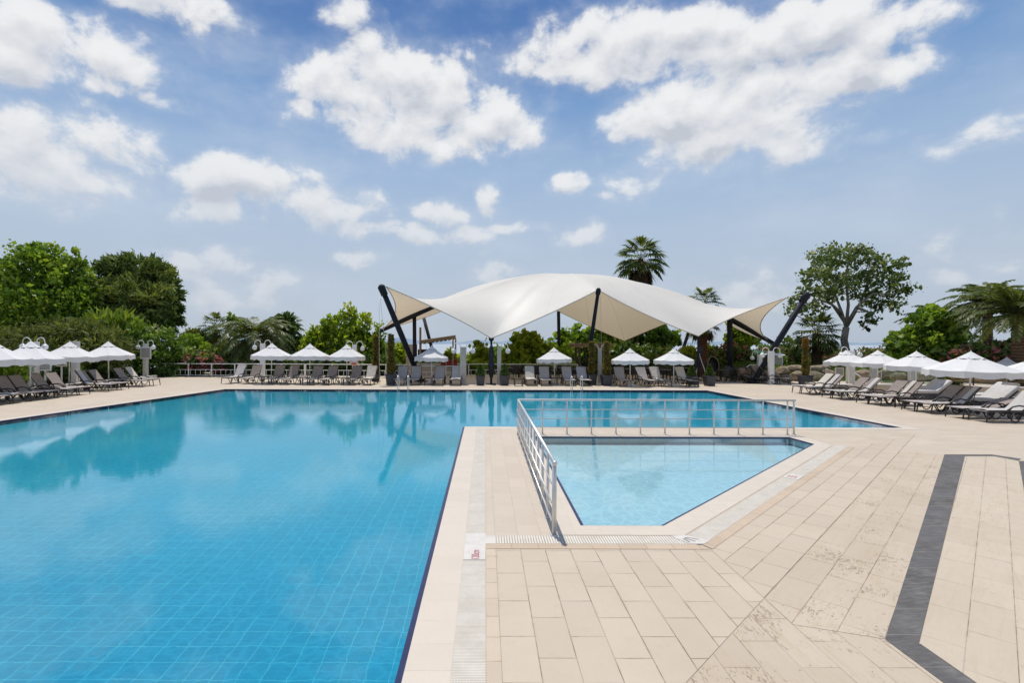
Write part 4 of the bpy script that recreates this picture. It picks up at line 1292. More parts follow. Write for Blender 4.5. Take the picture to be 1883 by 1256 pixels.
# hanging egg chair
p = gx(1309, 34.6)
t = thing('egg_chair', 'hanging wicker egg chair under the canopy beside the palm trunk', 'hanging chair', (p.x, 34.6, 0.008))
mb = MB()
n = 14; vs = []; fs = []
for j in range(11):
    ph = PI * j / 10
    for i in range(n):
        a = R(-125 + 250 * i / (n - 1)) + PI / 2
        vs.append((0.46 * math.sin(ph) * math.cos(a), 0.40 * math.sin(ph) * math.sin(a), 1.02 - 0.60 * math.cos(ph)))
for j in range(10):
    for i in range(n - 1): fs.append((j * n + i, j * n + i + 1, (j + 1) * n + i + 1, (j + 1) * n + i))
mb.add(vs, fs, True); mb.build('shell', m_wicker, t)
mb = MB(); mb.tube([(0.46 * math.sin(PI * i / 12) * math.cos(R(-125) + PI / 2), 0.4 * math.sin(PI * i / 12) * math.sin(R(-125) + PI / 2), 1.02 - 0.6 * math.cos(PI * i / 12)) for i in range(13)], 0.022, 6)
mb.tube([(0.46 * math.sin(PI * i / 12) * math.cos(R(125) + PI / 2), 0.4 * math.sin(PI * i / 12) * math.sin(R(125) + PI / 2), 1.02 - 0.6 * math.cos(PI * i / 12)) for i in range(13)], 0.022, 6)
mb.build('hoop', m_tanwicker, t)
mb = MB(); mb.box((0, 0.05, 0.55), (0.55, 0.45, 0.16), bev=0.06); mb.build('cushion', m_cushion, t)
mb = MB(); mb.tube([(0, 0.5, 0.03), (0.0, 0.52, 1.4), (0, 0.4, 1.85), (0, 0.1, 1.98), (0, 0, 1.85)], 0.03, 8); mb.tube([(0, 0, 1.86), (0, 0, 1.6)], 0.01, 6); mb.lathe([(0.5, 0.0), (0.5, 0.03), (0.03, 0.05)], 20); mb.build('stand', m_mast, t)
# folded swing frame standing next to it
p = gx(1286, 33.8)
t = thing('swing_frame', 'thin A shaped metal stand in front of the palm trunk', 'stand', (p.x, 33.8, 0.008))
for sx in (-1, 1):
    mb = MB(); mb.tube([(0, 0, 1.75), (sx * 0.22, -0.2, 0.9), (sx * 0.42, -0.35, 0)], 0.022, 6); mb.build('leg', m_steel, t)
mb = MB(); mb.tube([(0, 0, 1.78), (0, 0.45, 0)], 0.022, 6); mb.build('leg', m_steel, t)
mb = MB(); mb.ball((0, 0, 1.78), 0.05, 8, 6); mb.build('joint', m_steel, t)

# ------------------------------------------------------------------ tensile canopy
def canopy_mat():
    mt, nt, out = new_mat('pvc_membrane')
    a = nt.n('ShaderNodeAttribute', attribute_name='seam')
    s_ = a.outputs['Fac']
    co = nt.n('ShaderNodeTexCoord').outputs['Object']
    f = nt.noise(co, 0.7, 5.0, 0.6)
    col = nt.ramp(f, [(0.3, (0.82, 0.79, 0.715)), (0.7, (0.855, 0.83, 0.76))])
    q = nt.math('ABSOLUTE', nt.math('SUBTRACT', nt.math('FRACT', s_), 0.5))
    line = nt.ss(q, 0.470, 0.490)
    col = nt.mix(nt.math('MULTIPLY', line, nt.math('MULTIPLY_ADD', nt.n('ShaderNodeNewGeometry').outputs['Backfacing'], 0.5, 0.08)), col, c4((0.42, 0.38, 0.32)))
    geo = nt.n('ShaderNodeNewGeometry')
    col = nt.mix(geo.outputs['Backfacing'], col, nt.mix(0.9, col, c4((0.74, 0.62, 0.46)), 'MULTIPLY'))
    nrm = nt.bump(f, 0.08, 0.1)
    p = principled(nt, out, col, 0.5, 0.0, nrm, 0.4)
    t = nt.n('ShaderNodeBsdfTranslucent'); t.inputs[0].default_value = (0.86, 0.72, 0.53, 1)
    mx = nt.n('ShaderNodeMixShader', {0: 0.30})
    nt.t.links.new(p.outputs[0], mx.inputs[1]); nt.t.links.new(t.outputs[0], mx.inputs[2])
    nt.t.links.new(mx.outputs[0], out.inputs[0])
    return mt
tent = thing('tensile_canopy', 'large white tensile membrane canopy on charcoal masts behind the pool', 'canopy', (6.5, 37.5, 0))
TO = tent.location
CEN = at(1045, 505, 41.5)
CTRL = [  # edge point, photo rows of the membrane at 40 and 70 percent of the way out, inward pull of the edge that follows
    (at(710, 527, 31.0), 514, 545, 0.05),
    (at(903, 622, 31.8), 515, 549, 0.03),
    (at(1100, 533, 31.9), 507, 517, 0.03),
    (at(1284, 618, 32.6), 514, 550, 0.05),
    (at(1447, 547, 33.0), 522, 560, 0.075),
    (at(1418, 630, 41.0), 523, 562, 0.08),
    (at(1312, 562, 49.5), 518, 541, 0.04),
    (at(1148, 627, 48.5), 515, 550, 0.04),
    (at(1024, 571, 49.5), 511, 526, 0.04),
    (at(850, 552, 49.0), 513, 531, 0.06),
    (at(700, 607, 38.0), 516, 551, 0.055),
]
def row_to_z(pt, f, row):
    q_ = CEN + (pt - CEN) * f
    return CAM.z + (PY0 + 0.0027 * (q_.x / q_.y * FOC) - row) / FOC * q_.y
CTRL = [(p, row_to_z(p, 0.4, a_), row_to_z(p, 0.7, b_), c_) for p, a_, b_, c_ in CTRL]
SOLVE = np.array([[q ** 2, q ** 3, q ** 4] for q in (0.4, 0.7, 1.0)])
def membrane():
    n = len(CTRL); S = 16; NR = 26
    ring = []
    for i in range(n):
        a, r4a, ra, pull = CTRL[i]; b, r4b, rb, _ = CTRL[(i + 1) % n]
        mid = (a + b) / 2
        c = mid + (Vector((CEN.x, CEN.y, mid.z)) - mid) * pull * 2
        c.z = mid.z - 0.12
        for k in range(S):
            t_ = k / S
            p = (1 - t_) ** 2 * a + 2 * t_ * (1 - t_) * c + t_ * t_ * b
            u = t_ * t_ * (3 - 2 * t_)
            ring.append((p, (r4a + (r4b - r4a) * u, ra + (rb - ra) * u), i + t_))
    M = len(ring)
    vs = [CEN - TO]; seam = [0.0]
    for j in range(1, NR + 1):
        r = j / NR
        for (p, zr, s_) in ring:
            zc, zb = CEN.z, p.z
            # flat at the crown, through the heights at 0.4, 0.7 and the edge
            A, B, Cc = np.linalg.solve(SOLVE, np.array([zr[0] - zc, zr[1] - zc, zb - zc]))
            z = zc + A * r * r + B * r ** 3 + Cc * r ** 4
            vs.append(Vector((CEN.x + (p.x - CEN.x) * r, CEN.y + (p.y - CEN.y) * r, z)) - TO)
            seam.append(s_ * 2.0)
    fs = [(0, 1 + k, 1 + (k + 1) % M) for k in range(M)]
    for j in range(NR - 1):
        o = 1 + j * M
        for k in range(M): fs.append((o + k, o + M + k, o + M + (k + 1) % M, o + (k + 1) % M))
    mb = MB(); mb.add(vs, fs, True)
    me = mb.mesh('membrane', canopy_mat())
    at_ = me.attributes.new('seam', 'FLOAT', 'POINT')
    at_.data.foreach_set('value', seam)
    o = link('membrane', me, tent)
    return [p - TO for p, _, _ in ring]
edge = membrane()
mb = MB(); mb.tube(edge, 0.035, 6, closed=True); mb.build('edge_cable', simple('edge_webbing', (0.58, 0.53, 0.45), 0.7), tent)
def tb(name, pts, rad, mt=m_mast, n=12):
    mb = MB(); mb.tube([p - TO for p in pts], rad, n); return mb.build(name, mt, tent)
def mast(top, base, rad, headlen=0.55):
    o = tb('mast', [base, base.lerp(top, 0.5), top], [rad * 0.95, rad * 1.05, rad * 0.9])
    mb = MB()
    d = (top - base).normalized()
    mb.tube([top - TO - d * headlen, top - TO, top - TO + d * 0.12], [rad * 1.25, rad * 1.35, rad * 0.7], 12)
    mb.build('mast_head', m_mast, o)
    mb = MB(); mb.box(base - TO + Vector((0, 0, 0.015)), (rad * 5, rad * 5, 0.03)); mb.lathe([(rad * 1.5, 0.03), (rad * 1.3, 0.18)], 12, base - TO); mb.build('base_plate', m_mast, o)
    return o
mast(at(701, 527, 31.0), gx(774, 33.2), 0.17)
mast(at(1100.5, 533, 31.9), gx(1076, 33.4), 0.12, 0.3)
mast(at(1484, 541, 31.4), gx(1384, 32.4), 0.17)
# short posts under the two low points of the pool side edge
for (px, py, Y) in ((903.5, 623, 32.0), (1284, 619, 33.0)):
    tp_ = at(px, py, Y)
    o = tb('post', [Vector((tp_.x, Y, 0)), tp_], 0.07, m_mast, 10)
    mb = MB(); mb.ball(tp_ - TO, 0.17, 10, 8); mb.build('clamp', m_mast, o)
tb('boom', [at(701, 608, 38.0), at(798, 563, 36.4), at(840, 556, 36.2)], [0.15, 0.19, 0.15])
tb('boom', [at(1421, 631, 41.0), at(1342, 586, 38.2), at(1310, 572, 37.6)], [0.16, 0.21, 0.16])
tb('column', [Vector((at(763, 600, 37.2).x, 37.2, 0)), at(762, 579, 37.2)], 0.14)
tb('column', [Vector((at(1342, 600, 38.2).x, 38.2, 0)), at(1342, 588, 38.2)], 0.19)
tb('column', [Vector((at(1029, 600, 49.0).x, 49.0, 0)), at(1027, 573, 49.3)], 0.16)
tb('column', [gx(806, 43.5), at(778, 580, 44.0)], 0.14)
tb('column', [gx(1243, 47.5), at(1268, 606, 48.6)], 0.15)
for a, b in ((at(697, 545, 31.2), gx(698, 30.6)), (at(699, 548, 31.2), gx(716, 33.4)), (at(1104, 545, 32.0), gx(1108, 35.0)), (at(1447, 547, 33.0), at(1484, 541, 31.4)), (at(710, 527.5, 31.0), at(701, 527, 31.0)), (at(778, 580, 41.5), gx(788, 42.5)), (at(1250, 605, 43.0), gx(1262, 43.5))):
    tb('cable', [a, b], 0.011, m_steel, 6)

# ------------------------------------------------------------------ foliage
def leaf_mat(name, stops, trans=0.35, rough=0.5):
    mt, nt, out = new_mat(name)
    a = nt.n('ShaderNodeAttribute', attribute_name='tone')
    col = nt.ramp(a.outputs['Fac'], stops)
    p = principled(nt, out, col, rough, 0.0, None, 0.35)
    t = nt.n('ShaderNodeBsdfTranslucent'); nt.set(t, 0, nt.mix(1.0, col, c4((1.25, 1.2, 0.55)), 'MULTIPLY'))
    mx = nt.n('ShaderNodeMixShader', {0: min(0.5, trans + 0.08)})
    nt.t.links.new(p.outputs[0], mx.inputs[1]); nt.t.links.new(t.outputs[0], mx.inputs[2])
    nt.t.links.new(mx.outputs[0], out.inputs[0])
    return mt
L_PLANE = leaf_mat('plane_leaves', [(0.0, (0.0568, 0.1123, 0.0146)), (0.5, (0.1592, 0.2758, 0.0292)), (1.0, (0.3524, 0.4620, 0.0585))])
L_BRIGHT = leaf_mat('young_plane_leaves', [(0.0, (0.0891, 0.1515, 0.0127)), (0.5, (0.2378, 0.3385, 0.0288)), (1.0, (0.4759, 0.5225, 0.0717))], 0.42)
L_PINE = leaf_mat('pine_needles', [(0.0, (0.0364, 0.0708, 0.0194)), (0.5, (0.1213, 0.1799, 0.0391)), (1.0, (0.3184, 0.3542, 0.0829))], 0.15, 0.7)
L_DARK = leaf_mat('dark_leaves', [(0.0, (0.0248, 0.0536, 0.0142)), (0.5, (0.0794, 0.1384, 0.0280)), (1.0, (0.2111, 0.2900, 0.0559))], 0.22)
L_IVY = leaf_mat('ivy_leaves', [(0.0, (0.0296, 0.0684, 0.0136)), (0.55, (0.0950, 0.1802, 0.0238)), (0.9, (0.2534, 0.3795, 0.0595)), (1.0, (0.5500, 0.5500, 0.3399))], 0.3)
L_JUNI = leaf_mat('juniper_sprays', [(0.0, (0.0454, 0.0655, 0.0153)), (0.5, (0.1217, 0.1541, 0.0355)), (1.0, (0.2434, 0.2697, 0.0699))], 0.2, 0.75)
L_POPL = leaf_mat('poplar_leaves', [(0.0, (0.0441, 0.0734, 0.0190)), (0.5, (0.1213, 0.1734, 0.0444)), (0.9, (0.2643, 0.3059, 0.0952)), (1.0, (0.5500, 0.5500, 0.4127))], 0.25)
L_PALM = leaf_mat('palm_leaflets', [(0.0, (0.0384, 0.0631, 0.0153)), (0.45, (0.1173, 0.1618, 0.0368)), (0.85, (0.2665, 0.2861, 0.0768)), (1.0, (0.5500, 0.4638, 0.1690))], 0.22, 0.45)
L_DRY = leaf_mat('dry_palm_skirt', [(0.0, (0.0500, 0.0320, 0.0180)), (0.5, (0.1400, 0.0950, 0.0550)), (1.0, (0.2600, 0.1900, 0.1200))], 0.2, 0.8)
L_COLM = leaf_mat('dry_column_leaves', [(0.0, (0.0781, 0.0658, 0.0154)), (0.5, (0.2131, 0.1711, 0.0430)), (1.0, (0.3837, 0.2828, 0.0870))], 0.3, 0.8)
L_TIP = leaf_mat('orange_dry_leaves', [(0.0, (0.1600, 0.0850, 0.0200)), (1.0, (0.4000, 0.2400, 0.0700))], 0.3, 0.8)
L_PINK = leaf_mat('pink_blossom', [(0.0, (0.3300, 0.0700, 0.1200)), (0.6, (0.5500, 0.1700, 0.2400)), (1.0, (0.6000, 0.3500, 0.3800))], 0.35)
L_ROSE = leaf_mat('dusky_rose_blossom', [(0.0, (0.2000, 0.0500, 0.0600)), (0.6, (0.3600, 0.1200, 0.1400)), (1.0, (0.5200, 0.2600, 0.2600))], 0.3)
L_GRASS = leaf_mat('grass_blades', [(0.0, (0.0490, 0.0961, 0.0116)), (0.5, (0.1259, 0.2059, 0.0232)), (1.0, (0.2519, 0.3295, 0.0581))], 0.35)
def bark(name, a, b):
    mt, nt, out = new_mat(name)
    co = nt.n('ShaderNodeTexCoord').outputs['Object']
    f = nt.noise(nt.vmath('MULTIPLY', co, (7, 7, 1.6)), 1.0, 6.0, 0.65)
    principled(nt, out, nt.ramp(f, [(0.3, a), (0.7, b)]), 0.9, 0.0, nt.bump(f, 0.8, 0.05), 0.15)
    return mt
B_GREY = bark('grey_bark', (0.13, 0.11, 0.09), (0.36, 0.32, 0.27))
B_BROWN = bark('brown_bark', (0.035, 0.025, 0.018), (0.12, 0.085, 0.06))
def palm_bark(name, a, b):
    mt, nt, out = new_mat(name)
    co = nt.n('ShaderNodeTexCoord').outputs['Object']
    z = nt.sep(co)[2]
    w = nt.math('FRACT', nt.math('MULTIPLY_ADD', nt.noise(co, 5.0, 3.0), 0.9, nt.math('MULTIPLY', z, 6.0)))
    f = nt.noise(co, 9.0, 5.0, 0.65)
    col = nt.ramp(nt.math('ADD', nt.math('MULTIPLY', w, 0.5), nt.math('MULTIPLY', f, 0.5)), [(0.25, a), (0.75, b)])
    principled(nt, out, col, 0.95, 0.0, nt.bump(w, 1.0, 0.06), 0.1)
    return mt
B_PALM = palm_bark('palm_bark', (0.040, 0.027, 0.018), (0.17, 0.115, 0.075))
B_PALM2 = palm_bark('rusty_palm_bark', (0.045, 0.022, 0.015), (0.19, 0.085, 0.05))

def quads_mesh(name, V, tone, mt):
    """V: n x 4 x 3 corner points"""
    n = len(V)
    me = bpy.data.meshes.new(name)
    me.vertices.add(4 * n); me.loops.add(4 * n); me.polygons.add(n)
    me.vertices.foreach_set('co', np.asarray(V, np.float32).reshape(-1))
    me.loops.foreach_set('vertex_index', np.arange(4 * n, dtype=np.int32))
    me.polygons.foreach_set('loop_start', np.arange(0, 4 * n, 4, dtype=np.int32))
    me.update(calc_edges=True)
    a = me.attributes.new('tone', 'FLOAT', 'POINT')
    a.data.foreach_set('value', np.repeat(np.clip(tone, 0, 1), 4).astype(np.float32))
    me.materials.append(mt)
    return me

def unit(v): return v / np.maximum(1e-9, np.linalg.norm(v, axis=-1, keepdims=True))

def leaves(C, size, aspect=1.5, up=0.3, out=None, jit=0.45):
    """leaf quads at points C (n x 3); directions random, biased along 'out' and upwards"""
    n = len(C)
    d = RNG.normal(size=(n, 3))
    if out is not None: d = d * 0.8 + out * 1.1
    d[:, 2] += up
    d = unit(d)
    r = unit(np.cross(d, RNG.normal(size=(n, 3))))
    s = size * (1 + jit * RNG.normal(size=n)).clip(0.4, 1.9)
    L = (s * aspect * 0.5)[:, None]; W = (s * 0.5)[:, None]
    nrm = np.cross(d, r)
    return np.stack([C - d * L, C + r * W + nrm * W * 0.25, C + d * L, C - r * W + nrm * W * 0.25], 1)

def clump_points(clumps, n, sub=26, spread=0.17, shell=0.55):
    """leaf positions gathered in sprays over a set of ellipsoid clumps (centre, radii)"""
    vol = np.array([r[0] * r[1] * r[2] for _, r in clumps]) ** 0.67
    cnt = np.maximum(1, (n / sub * vol / vol.sum()).astype(int))
    C = []; T = []; O = []
    for (c, r), k in zip(clumps, cnt):
        c = np.array(c); r = np.array(r)
        d = unit(RNG.normal(size=(k, 3)))
        rad = shell + (1 - shell) * RNG.random(k) ** 0.6
        rad *= 1 + 0.10 * RNG.normal(size=k)
        sc = c + d * rad[:, None] * r
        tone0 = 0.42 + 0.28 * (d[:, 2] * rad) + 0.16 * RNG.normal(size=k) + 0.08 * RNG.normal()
        m_ = np.full(k, sub)
        idx = np.repeat(np.arange(k), m_)
        pts = sc[idx] + RNG.normal(size=(len(idx), 3)) * spread * r.mean() * np.array([1, 1, 0.75])
        C.append(pts); T.append(tone0[idx] + 0.13 * RNG.normal(size=len(idx))); O.append(d[idx])
    return np.concatenate(C), np.concatenate(T), np.concatenate(O)

def limbs(mb, base, top, rad, tips, n=7, wig=0.10):
    base = Vector(base); top = Vector(top)
    H = (top - base).length
    pts = []; rr = []
    for i in range(6):
        t_ = i / 5
        p = base.lerp(top, t_) + Vector((random.uniform(-1, 1), random.uniform(-1, 1), 0)) * wig * rad * 4 * (0 < i < 5)
        pts.append(p); rr.append(rad * (1.25 if i == 0 else 1 - 0.45 * t_))
    mb.tube(pts, rr, 10)
    for tip in tips:
        t_ = random.uniform(0.45, 1.0)
        a = pts[min(5, int(t_ * 5))]
        tip = Vector(tip)
        mid = a.lerp(tip, 0.5) + Vector((random.uniform(-.1, .1), random.uniform(-.1, .1), 0.12)) * (tip - a).length
        q_ = bez(a, mid, tip, 6)
        mb.tube(q_, [rad * (0.5 - 0.42 * i / 6) for i in range(7)], n)

def broadleaf(name, label, px, ytop, ybot, wpx, Y, mt, n, size, bk=B_GREY, group=None, nclump=14, dense=0.34, trunk_r=None, sub=26, aspect=1.35, depth=None, clumps=None, shell=0.5, cat='tree', spread=0.17, lean=0.0, trunk=True, ground=0.0):
    top = at(px, ytop, Y); bot = at(px, ybot, Y)
    cx, cz = (top.x + bot.x) / 2, (top.z + bot.z) / 2
    rx = wpx / 2 * Y / FOC; rz = (top.z - bot.z) / 2; ry = depth or rx * 0.85
    t = thing(name, label, cat, (cx, Y, ground), 0, group)
    cl = []
    if clumps is None:
        tries = 0
        while len(cl) < nclump and tries < 4000:
            tries += 1
            d = np.array([random.uniform(-1, 1) for _ in range(3)])
            q_ = np.linalg.norm(d)
            if q_ > 1.0 or q_ < 0.35: continue
            k = dense * random.uniform(0.75, 1.25)
            p = d * (1 - k * 0.85)
            if any(np.linalg.norm(p - o) < dense * 0.55 for o, _ in cl): continue
            cl.append((p, k))
        clumps_l = [((p[0] * rx, p[1] * ry, cz - ground + p[2] * rz), (k * rx * 1.05, k * ry * 1.05, k * rz)) for p, k in cl]
        clumps_l.append(((0, 0, cz - ground - 0.05 * rz), (rx * 0.62, ry * 0.62, rz * 0.66)))
    else:
        clumps_l = []
        for (qx, qy, qw, qh, qd) in clumps:
            p = at(qx, qy, Y + qd)
            clumps_l.append(((p.x - cx, qd, p.z - ground), (qw * Y / FOC, qw * Y / FOC * 0.9, qh * Y / FOC)))
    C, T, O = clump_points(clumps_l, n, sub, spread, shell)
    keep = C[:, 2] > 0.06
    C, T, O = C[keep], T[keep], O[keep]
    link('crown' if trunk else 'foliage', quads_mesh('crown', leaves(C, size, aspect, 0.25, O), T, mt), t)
    mb = MB()
    tr = trunk_r or max(0.08, rx * 0.06)
    limbs(mb, (-lean, 0, -0.35 if ground == 0 and Y > 46 else 0), (0, 0, cz - ground), tr, [c for c, r in clumps_l[:16]])
    mb.build('trunk' if trunk else 'stem', bk, t)
    return t

# pinnate palm
def frond(mbq, mbt, base, az, el, L, droop, nl=38, w=0.60, dry=0.0):
    """appends leaflets to the list mbq and a rachis to mbt"""
    d = Vector((math.cos(az), math.sin(az), 0))
    pts = []
    for i in range(13):
        t_ = i / 12
        ang = el - droop * t_ ** 1.25
        if i == 0: p = Vector(base)
        else: p = pts[-1] + (d * math.cos(ang) + Vector((0, 0, math.sin(ang)))) * L / 12
        pts.append(p)
    mbt.tube(pts, [0.035 * (1 - 0.85 * i / 12) + 0.004 for i in range(13)], 5)
    for k in range(nl):
        t_ = 0.14 + 0.86 * k / (nl - 1)
        i = min(11, int(t_ * 12)); f = t_ * 12 - i
        p = pts[i].lerp(pts[i + 1], min(1, f))
        tg = (pts[i + 1] - pts[i]).normalized()
        sd_ = tg.cross(Vector((0, 0, 1)))
        if sd_.length < 1e-3: sd_ = Vector((1, 0, 0))
        sd_.normalize(); upv = sd_.cross(tg)
        ll = L * 0.17 * (0.35 + 0.65 * math.sin(PI * min(1, 0.12 + t_ * 0.86))) * random.uniform(0.85, 1.15)
        for s in (-1, 1):
            dr = (sd_ * s * 0.80 + tg * 0.62 + upv * random.uniform(-0.30, 0.18)).normalized()
            tip = p + dr * ll - Vector((0, 0, 0.22 * ll))
            mid = p + dr * ll * 0.5
            ww = tg * w * 0.085
            mbq.append(([p - ww * 0.5, mid - ww, tip, mid + ww], 0.36 + 0.22 * tg.z + 0.14 * random.gauss(0, 1) + 0.12 * (s * sd_.x) + dry))

def palm_trunk(t, h, r0, r1, lean, mt, flare=True):
    mb = MB()
    n = 18; pts = []; rr = []
    for i in range(n + 1):
        f = i / n
        pts.append(Vector((lean[0] * f ** 1.5, lean[1] * f ** 1.5, h * f - 0.05)))
        rr.append((r0 + (r1 - r0) * f) * (1 + 0.07 * (i % 2)) * (1.25 - 0.25 * min(1, f * 6) if flare else 1))
    mb.tube(pts, rr, 12)
    mb.build('trunk', mt, t)
    return pts[-1]

def date_palm(label, px, Y, ycrown, L, nf, r0=0.26, droop=1.25, mt=B_PALM, lean=(0, 0), ground=0.0, group=None, elmin=-0.5):
    p = at(px, ycrown, Y)
    t = thing('date_palm', label, 'palm tree', (p.x - lean[0], Y, ground), 0, group)
    h = max(0.3, p.z - ground)
    top = palm_trunk(t, h, r0, r0 * 0.95, lean, mt)
    Q = []; mb = MB()
    for i in range(nf):
        az = i * 2.39996 + random.uniform(-0.2, 0.2)
        f = i / (nf - 1)
        el = 1.35 - (1.35 - elmin) * f + random.uniform(-0.12, 0.12)
        frond(Q, mb, top + Vector((0, 0, 0.15 - 0.3 * f)), az, el, L * random.uniform(0.88, 1.08) * (0.75 + 0.25 * min(1, f * 3)), droop * random.uniform(0.85, 1.15), dry=0.20 * (f > 0.86))
    link('crown', quads_mesh('crown', np.array([[tuple(v) for v in q] for q, _ in Q]), np.array([b for _, b in Q]), L_PALM), t)
    mb.build('frond_stalks', simple('frond_stalk', (0.075, 0.08, 0.026), 0.6), t)
    return t

def fan_palm(label, px, Y, ycrown, R_, nf, r0=0.22, skirt=0.0, mt=B_PALM, lean=(0, 0), ground=0.0, group=None, dark=0.0):
    p = at(px, ycrown, Y)
    t = thing('fan_palm', label, 'palm tree', (p.x - lean[0], Y, ground), 0, group)
    h = max(0.3, p.z - ground)
    top = palm_trunk(t, h, r0 * 1.1, r0 * 0.85, lean, mt)
    Q = []; D = []; mb = MB()
    def fan(base, az, el, stalk, rad, lst, tone, fold=0.0):
        d = Vector((math.cos(az) * math.cos(el), math.sin(az) * math.cos(el), math.sin(el)))
        s_ = Vector((-math.sin(az), math.cos(az), 0))
        end = base + d * stalk - Vector((0, 0, 0.10 * stalk))
        mb.tube([base, base.lerp(end, 0.5) + Vector((0, 0, 0.05 * stalk)), end], [0.022, 0.016, 0.010], 5)
        d2 = (d - Vector((0, 0, 0.30 + fold))).normalized()
        nb = 15
        for k in range(nb):
            a = (k / (nb - 1) - 0.5) * 3.6
            dr = (d2 * math.cos(a) + s_ * math.sin(a)).normalized()
            ln = rad * (0.72 + 0.28 * math.cos(a * 0.6)) * random.uniform(0.9, 1.08)
            tip = end + dr * ln - Vector((0, 0, 0.22 * ln + 0.1 * fold * ln))
            mid = end + dr * ln * 0.55 + Vector((0, 0, 0.03))
            pr = dr.cross(Vector((0, 0, 1)))
            if pr.length < 0.05: pr = s_.copy()
            pr.normalize()
            lst.append(([end, mid - pr * rad * 0.085, tip, mid + pr * rad * 0.085], tone + 0.12 * random.gauss(0, 1) + 0.15 * dr.z))
    for i in range(nf):
        f = i / (nf - 1)
        az = i * 2.39996 + random.uniform(-0.25, 0.25)
        el = 1.25 - 1.75 * f + random.uniform(-0.12, 0.12)
        fan(top + Vector((0, 0, 0.1 - 0.35 * f)), az, el, R_ * random.uniform(0.50, 0.65), R_ * random.uniform(0.42, 0.52), Q, 0.42 - dark, 0.25 * f)
    if skirt:
        ns = int(26 * skirt)
        for i in range(ns):
            f = i / ns
            az = i * 2.39996
            b = top + Vector((math.cos(az) * r0, math.sin(az) * r0, -0.25 - skirt * f))
            fan(b, az, -0.75 - 0.5 * random.random(), R_ * 0.32, R_ * 0.36, D, 0.5, 0.9)
    link('crown', quads_mesh('crown', np.array([[tuple(v) for v in q] for q, _ in Q]), np.array([b for _, b in Q]), L_PALM), t)
    if D: link('dry_skirt', quads_mesh('dry_skirt', np.array([[tuple(v) for v in q] for q, _ in D]), np.array([b for _, b in D]), L_DRY), t)
    mb.build('leaf_stalks', simple('leaf_stalk', (0.20, 0.17, 0.06), 0.6), t)
    return t

def bush(name, label, boxes, Y, mt, n, size, aspect=1.4, flowers=None, fn=0, group=None, cat='shrub', sub=22, spread=0.2, up=0.25, shell=0.6):
    """boxes: (column, row of the centre, half width, half height in photo pixels, depth offset)"""
    c0 = at(boxes[0][0], 640, Y)
    t = thing(name, label, cat, (c0.x, Y, 0), 0, group)
    cl = []
    for (qx, qy, qw, qh, qd) in boxes:
        p = at(qx, qy, Y + qd)
        rw = qw * (Y + qd) / FOC; rh = qh * (Y + qd) / FOC
        cl.append(((p.x - c0.x, qd, p.z), (rw, min(rw, 1.6), rh)))
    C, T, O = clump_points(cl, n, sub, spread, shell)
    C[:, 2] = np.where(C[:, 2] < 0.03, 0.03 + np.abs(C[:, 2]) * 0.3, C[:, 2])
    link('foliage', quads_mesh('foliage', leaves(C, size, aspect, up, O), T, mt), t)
    mb = MB()
    for (c, r) in cl[:8]: 
        for k in range(3):
            mb.tube(bez((c[0] + random.uniform(-.2, .2), c[1], -0.05), (c[0] + random.uniform(-.3, .3), c[1], c[2] * 0.5), (c[0] + r[0] * random.uniform(-.5, .5), c[1] + random.uniform(-.3, .3), c[2]), 5), [0.035, 0.03, 0.025, 0.02, 0.015, 0.01], 5)
    mb.build('stem', B_BROWN, t)
    if flowers:
        C, T, O = clump_points([(c, tuple(x * 1.06 for x in r)) for c, r in cl], fn, 7, 0.06, 0.93)
        k = (C[:, 2] > 0.25)
        link('blossoms', quads_mesh('blossoms', leaves(C[k], size * 0.75, 1.0, 0.3, O[k], 0.3), T[k] + 0.15, flowers), t)
    return t

# ---- far trees and palms
broadleaf('plane_tree', 'tall broad leafed tree at the picture edge behind the hedge row parasols', 72, 455, 640, 235, 52, L_PLANE, 26000, 0.26, B_BROWN, 'tall trees behind the hedge', 30, 0.24, 0.3,
          clumps=[(70, 490, 42, 42, 0), (20, 520, 40, 45, 0), (-20, 540, 45, 50, 0), (115, 520, 40, 45, 0), (140, 505, 26, 40, 1), (50, 560, 55, 45, -1), (110, 570, 50, 45, -1), (150, 560, 36, 45, 0), (0, 590, 50, 40, -1), (80, 605, 60, 40, -1), (140, 605, 40, 35, -1), (-40, 590, 40, 60, 0), (60, 465, 20, 26, 0), (95, 480, 22, 28, 0), (142, 480, 12, 24, 0)])
broadleaf('stone_pine', 'dark round crowned stone pine behind the ivy hedge', 248, 472, 612, 170, 57, L_PINE, 34000, 0.17, B_BROWN, None, 26, 0.27, 0.3, sub=46, aspect=3.6,
          clumps=[(250, 500, 52, 32, 0), (205, 515, 40, 36, 0), (290, 520, 34, 34, 0), (312, 550, 26, 34, 0), (180, 545, 36, 40, 0), (230, 550, 50, 40, -2), (275, 560, 44, 38, -2), (315, 575, 22, 26, 0), (255, 590, 50, 28, -1), (300, 592, 30, 22, 0), (205, 590, 40, 30, 0)], shell=0.72, spread=0.12)
bush('juniper_shrub', 'sprawling brownish green juniper behind the first hedge side parasols', [(20, 640, 50, 34, 0), (90, 625, 50, 30, 0), (150, 620, 45, 30, 0), (190, 640, 40, 30, 0), (110, 650, 60, 26, -1), (40, 665, 50, 24, -1)], 33, L_JUNI, 15000, 0.10, 3.4, spread=0.22, up=0.15)
bush('bamboo_clump', 'light green bamboo like tuft in front of the stone pine', [(205, 610, 34, 36, 0), (190, 625, 26, 30, 0), (228, 620, 26, 30, 0)], 38, L_GRASS, 5000, 0.12, 6.5, up=1.1, cat='shrub')
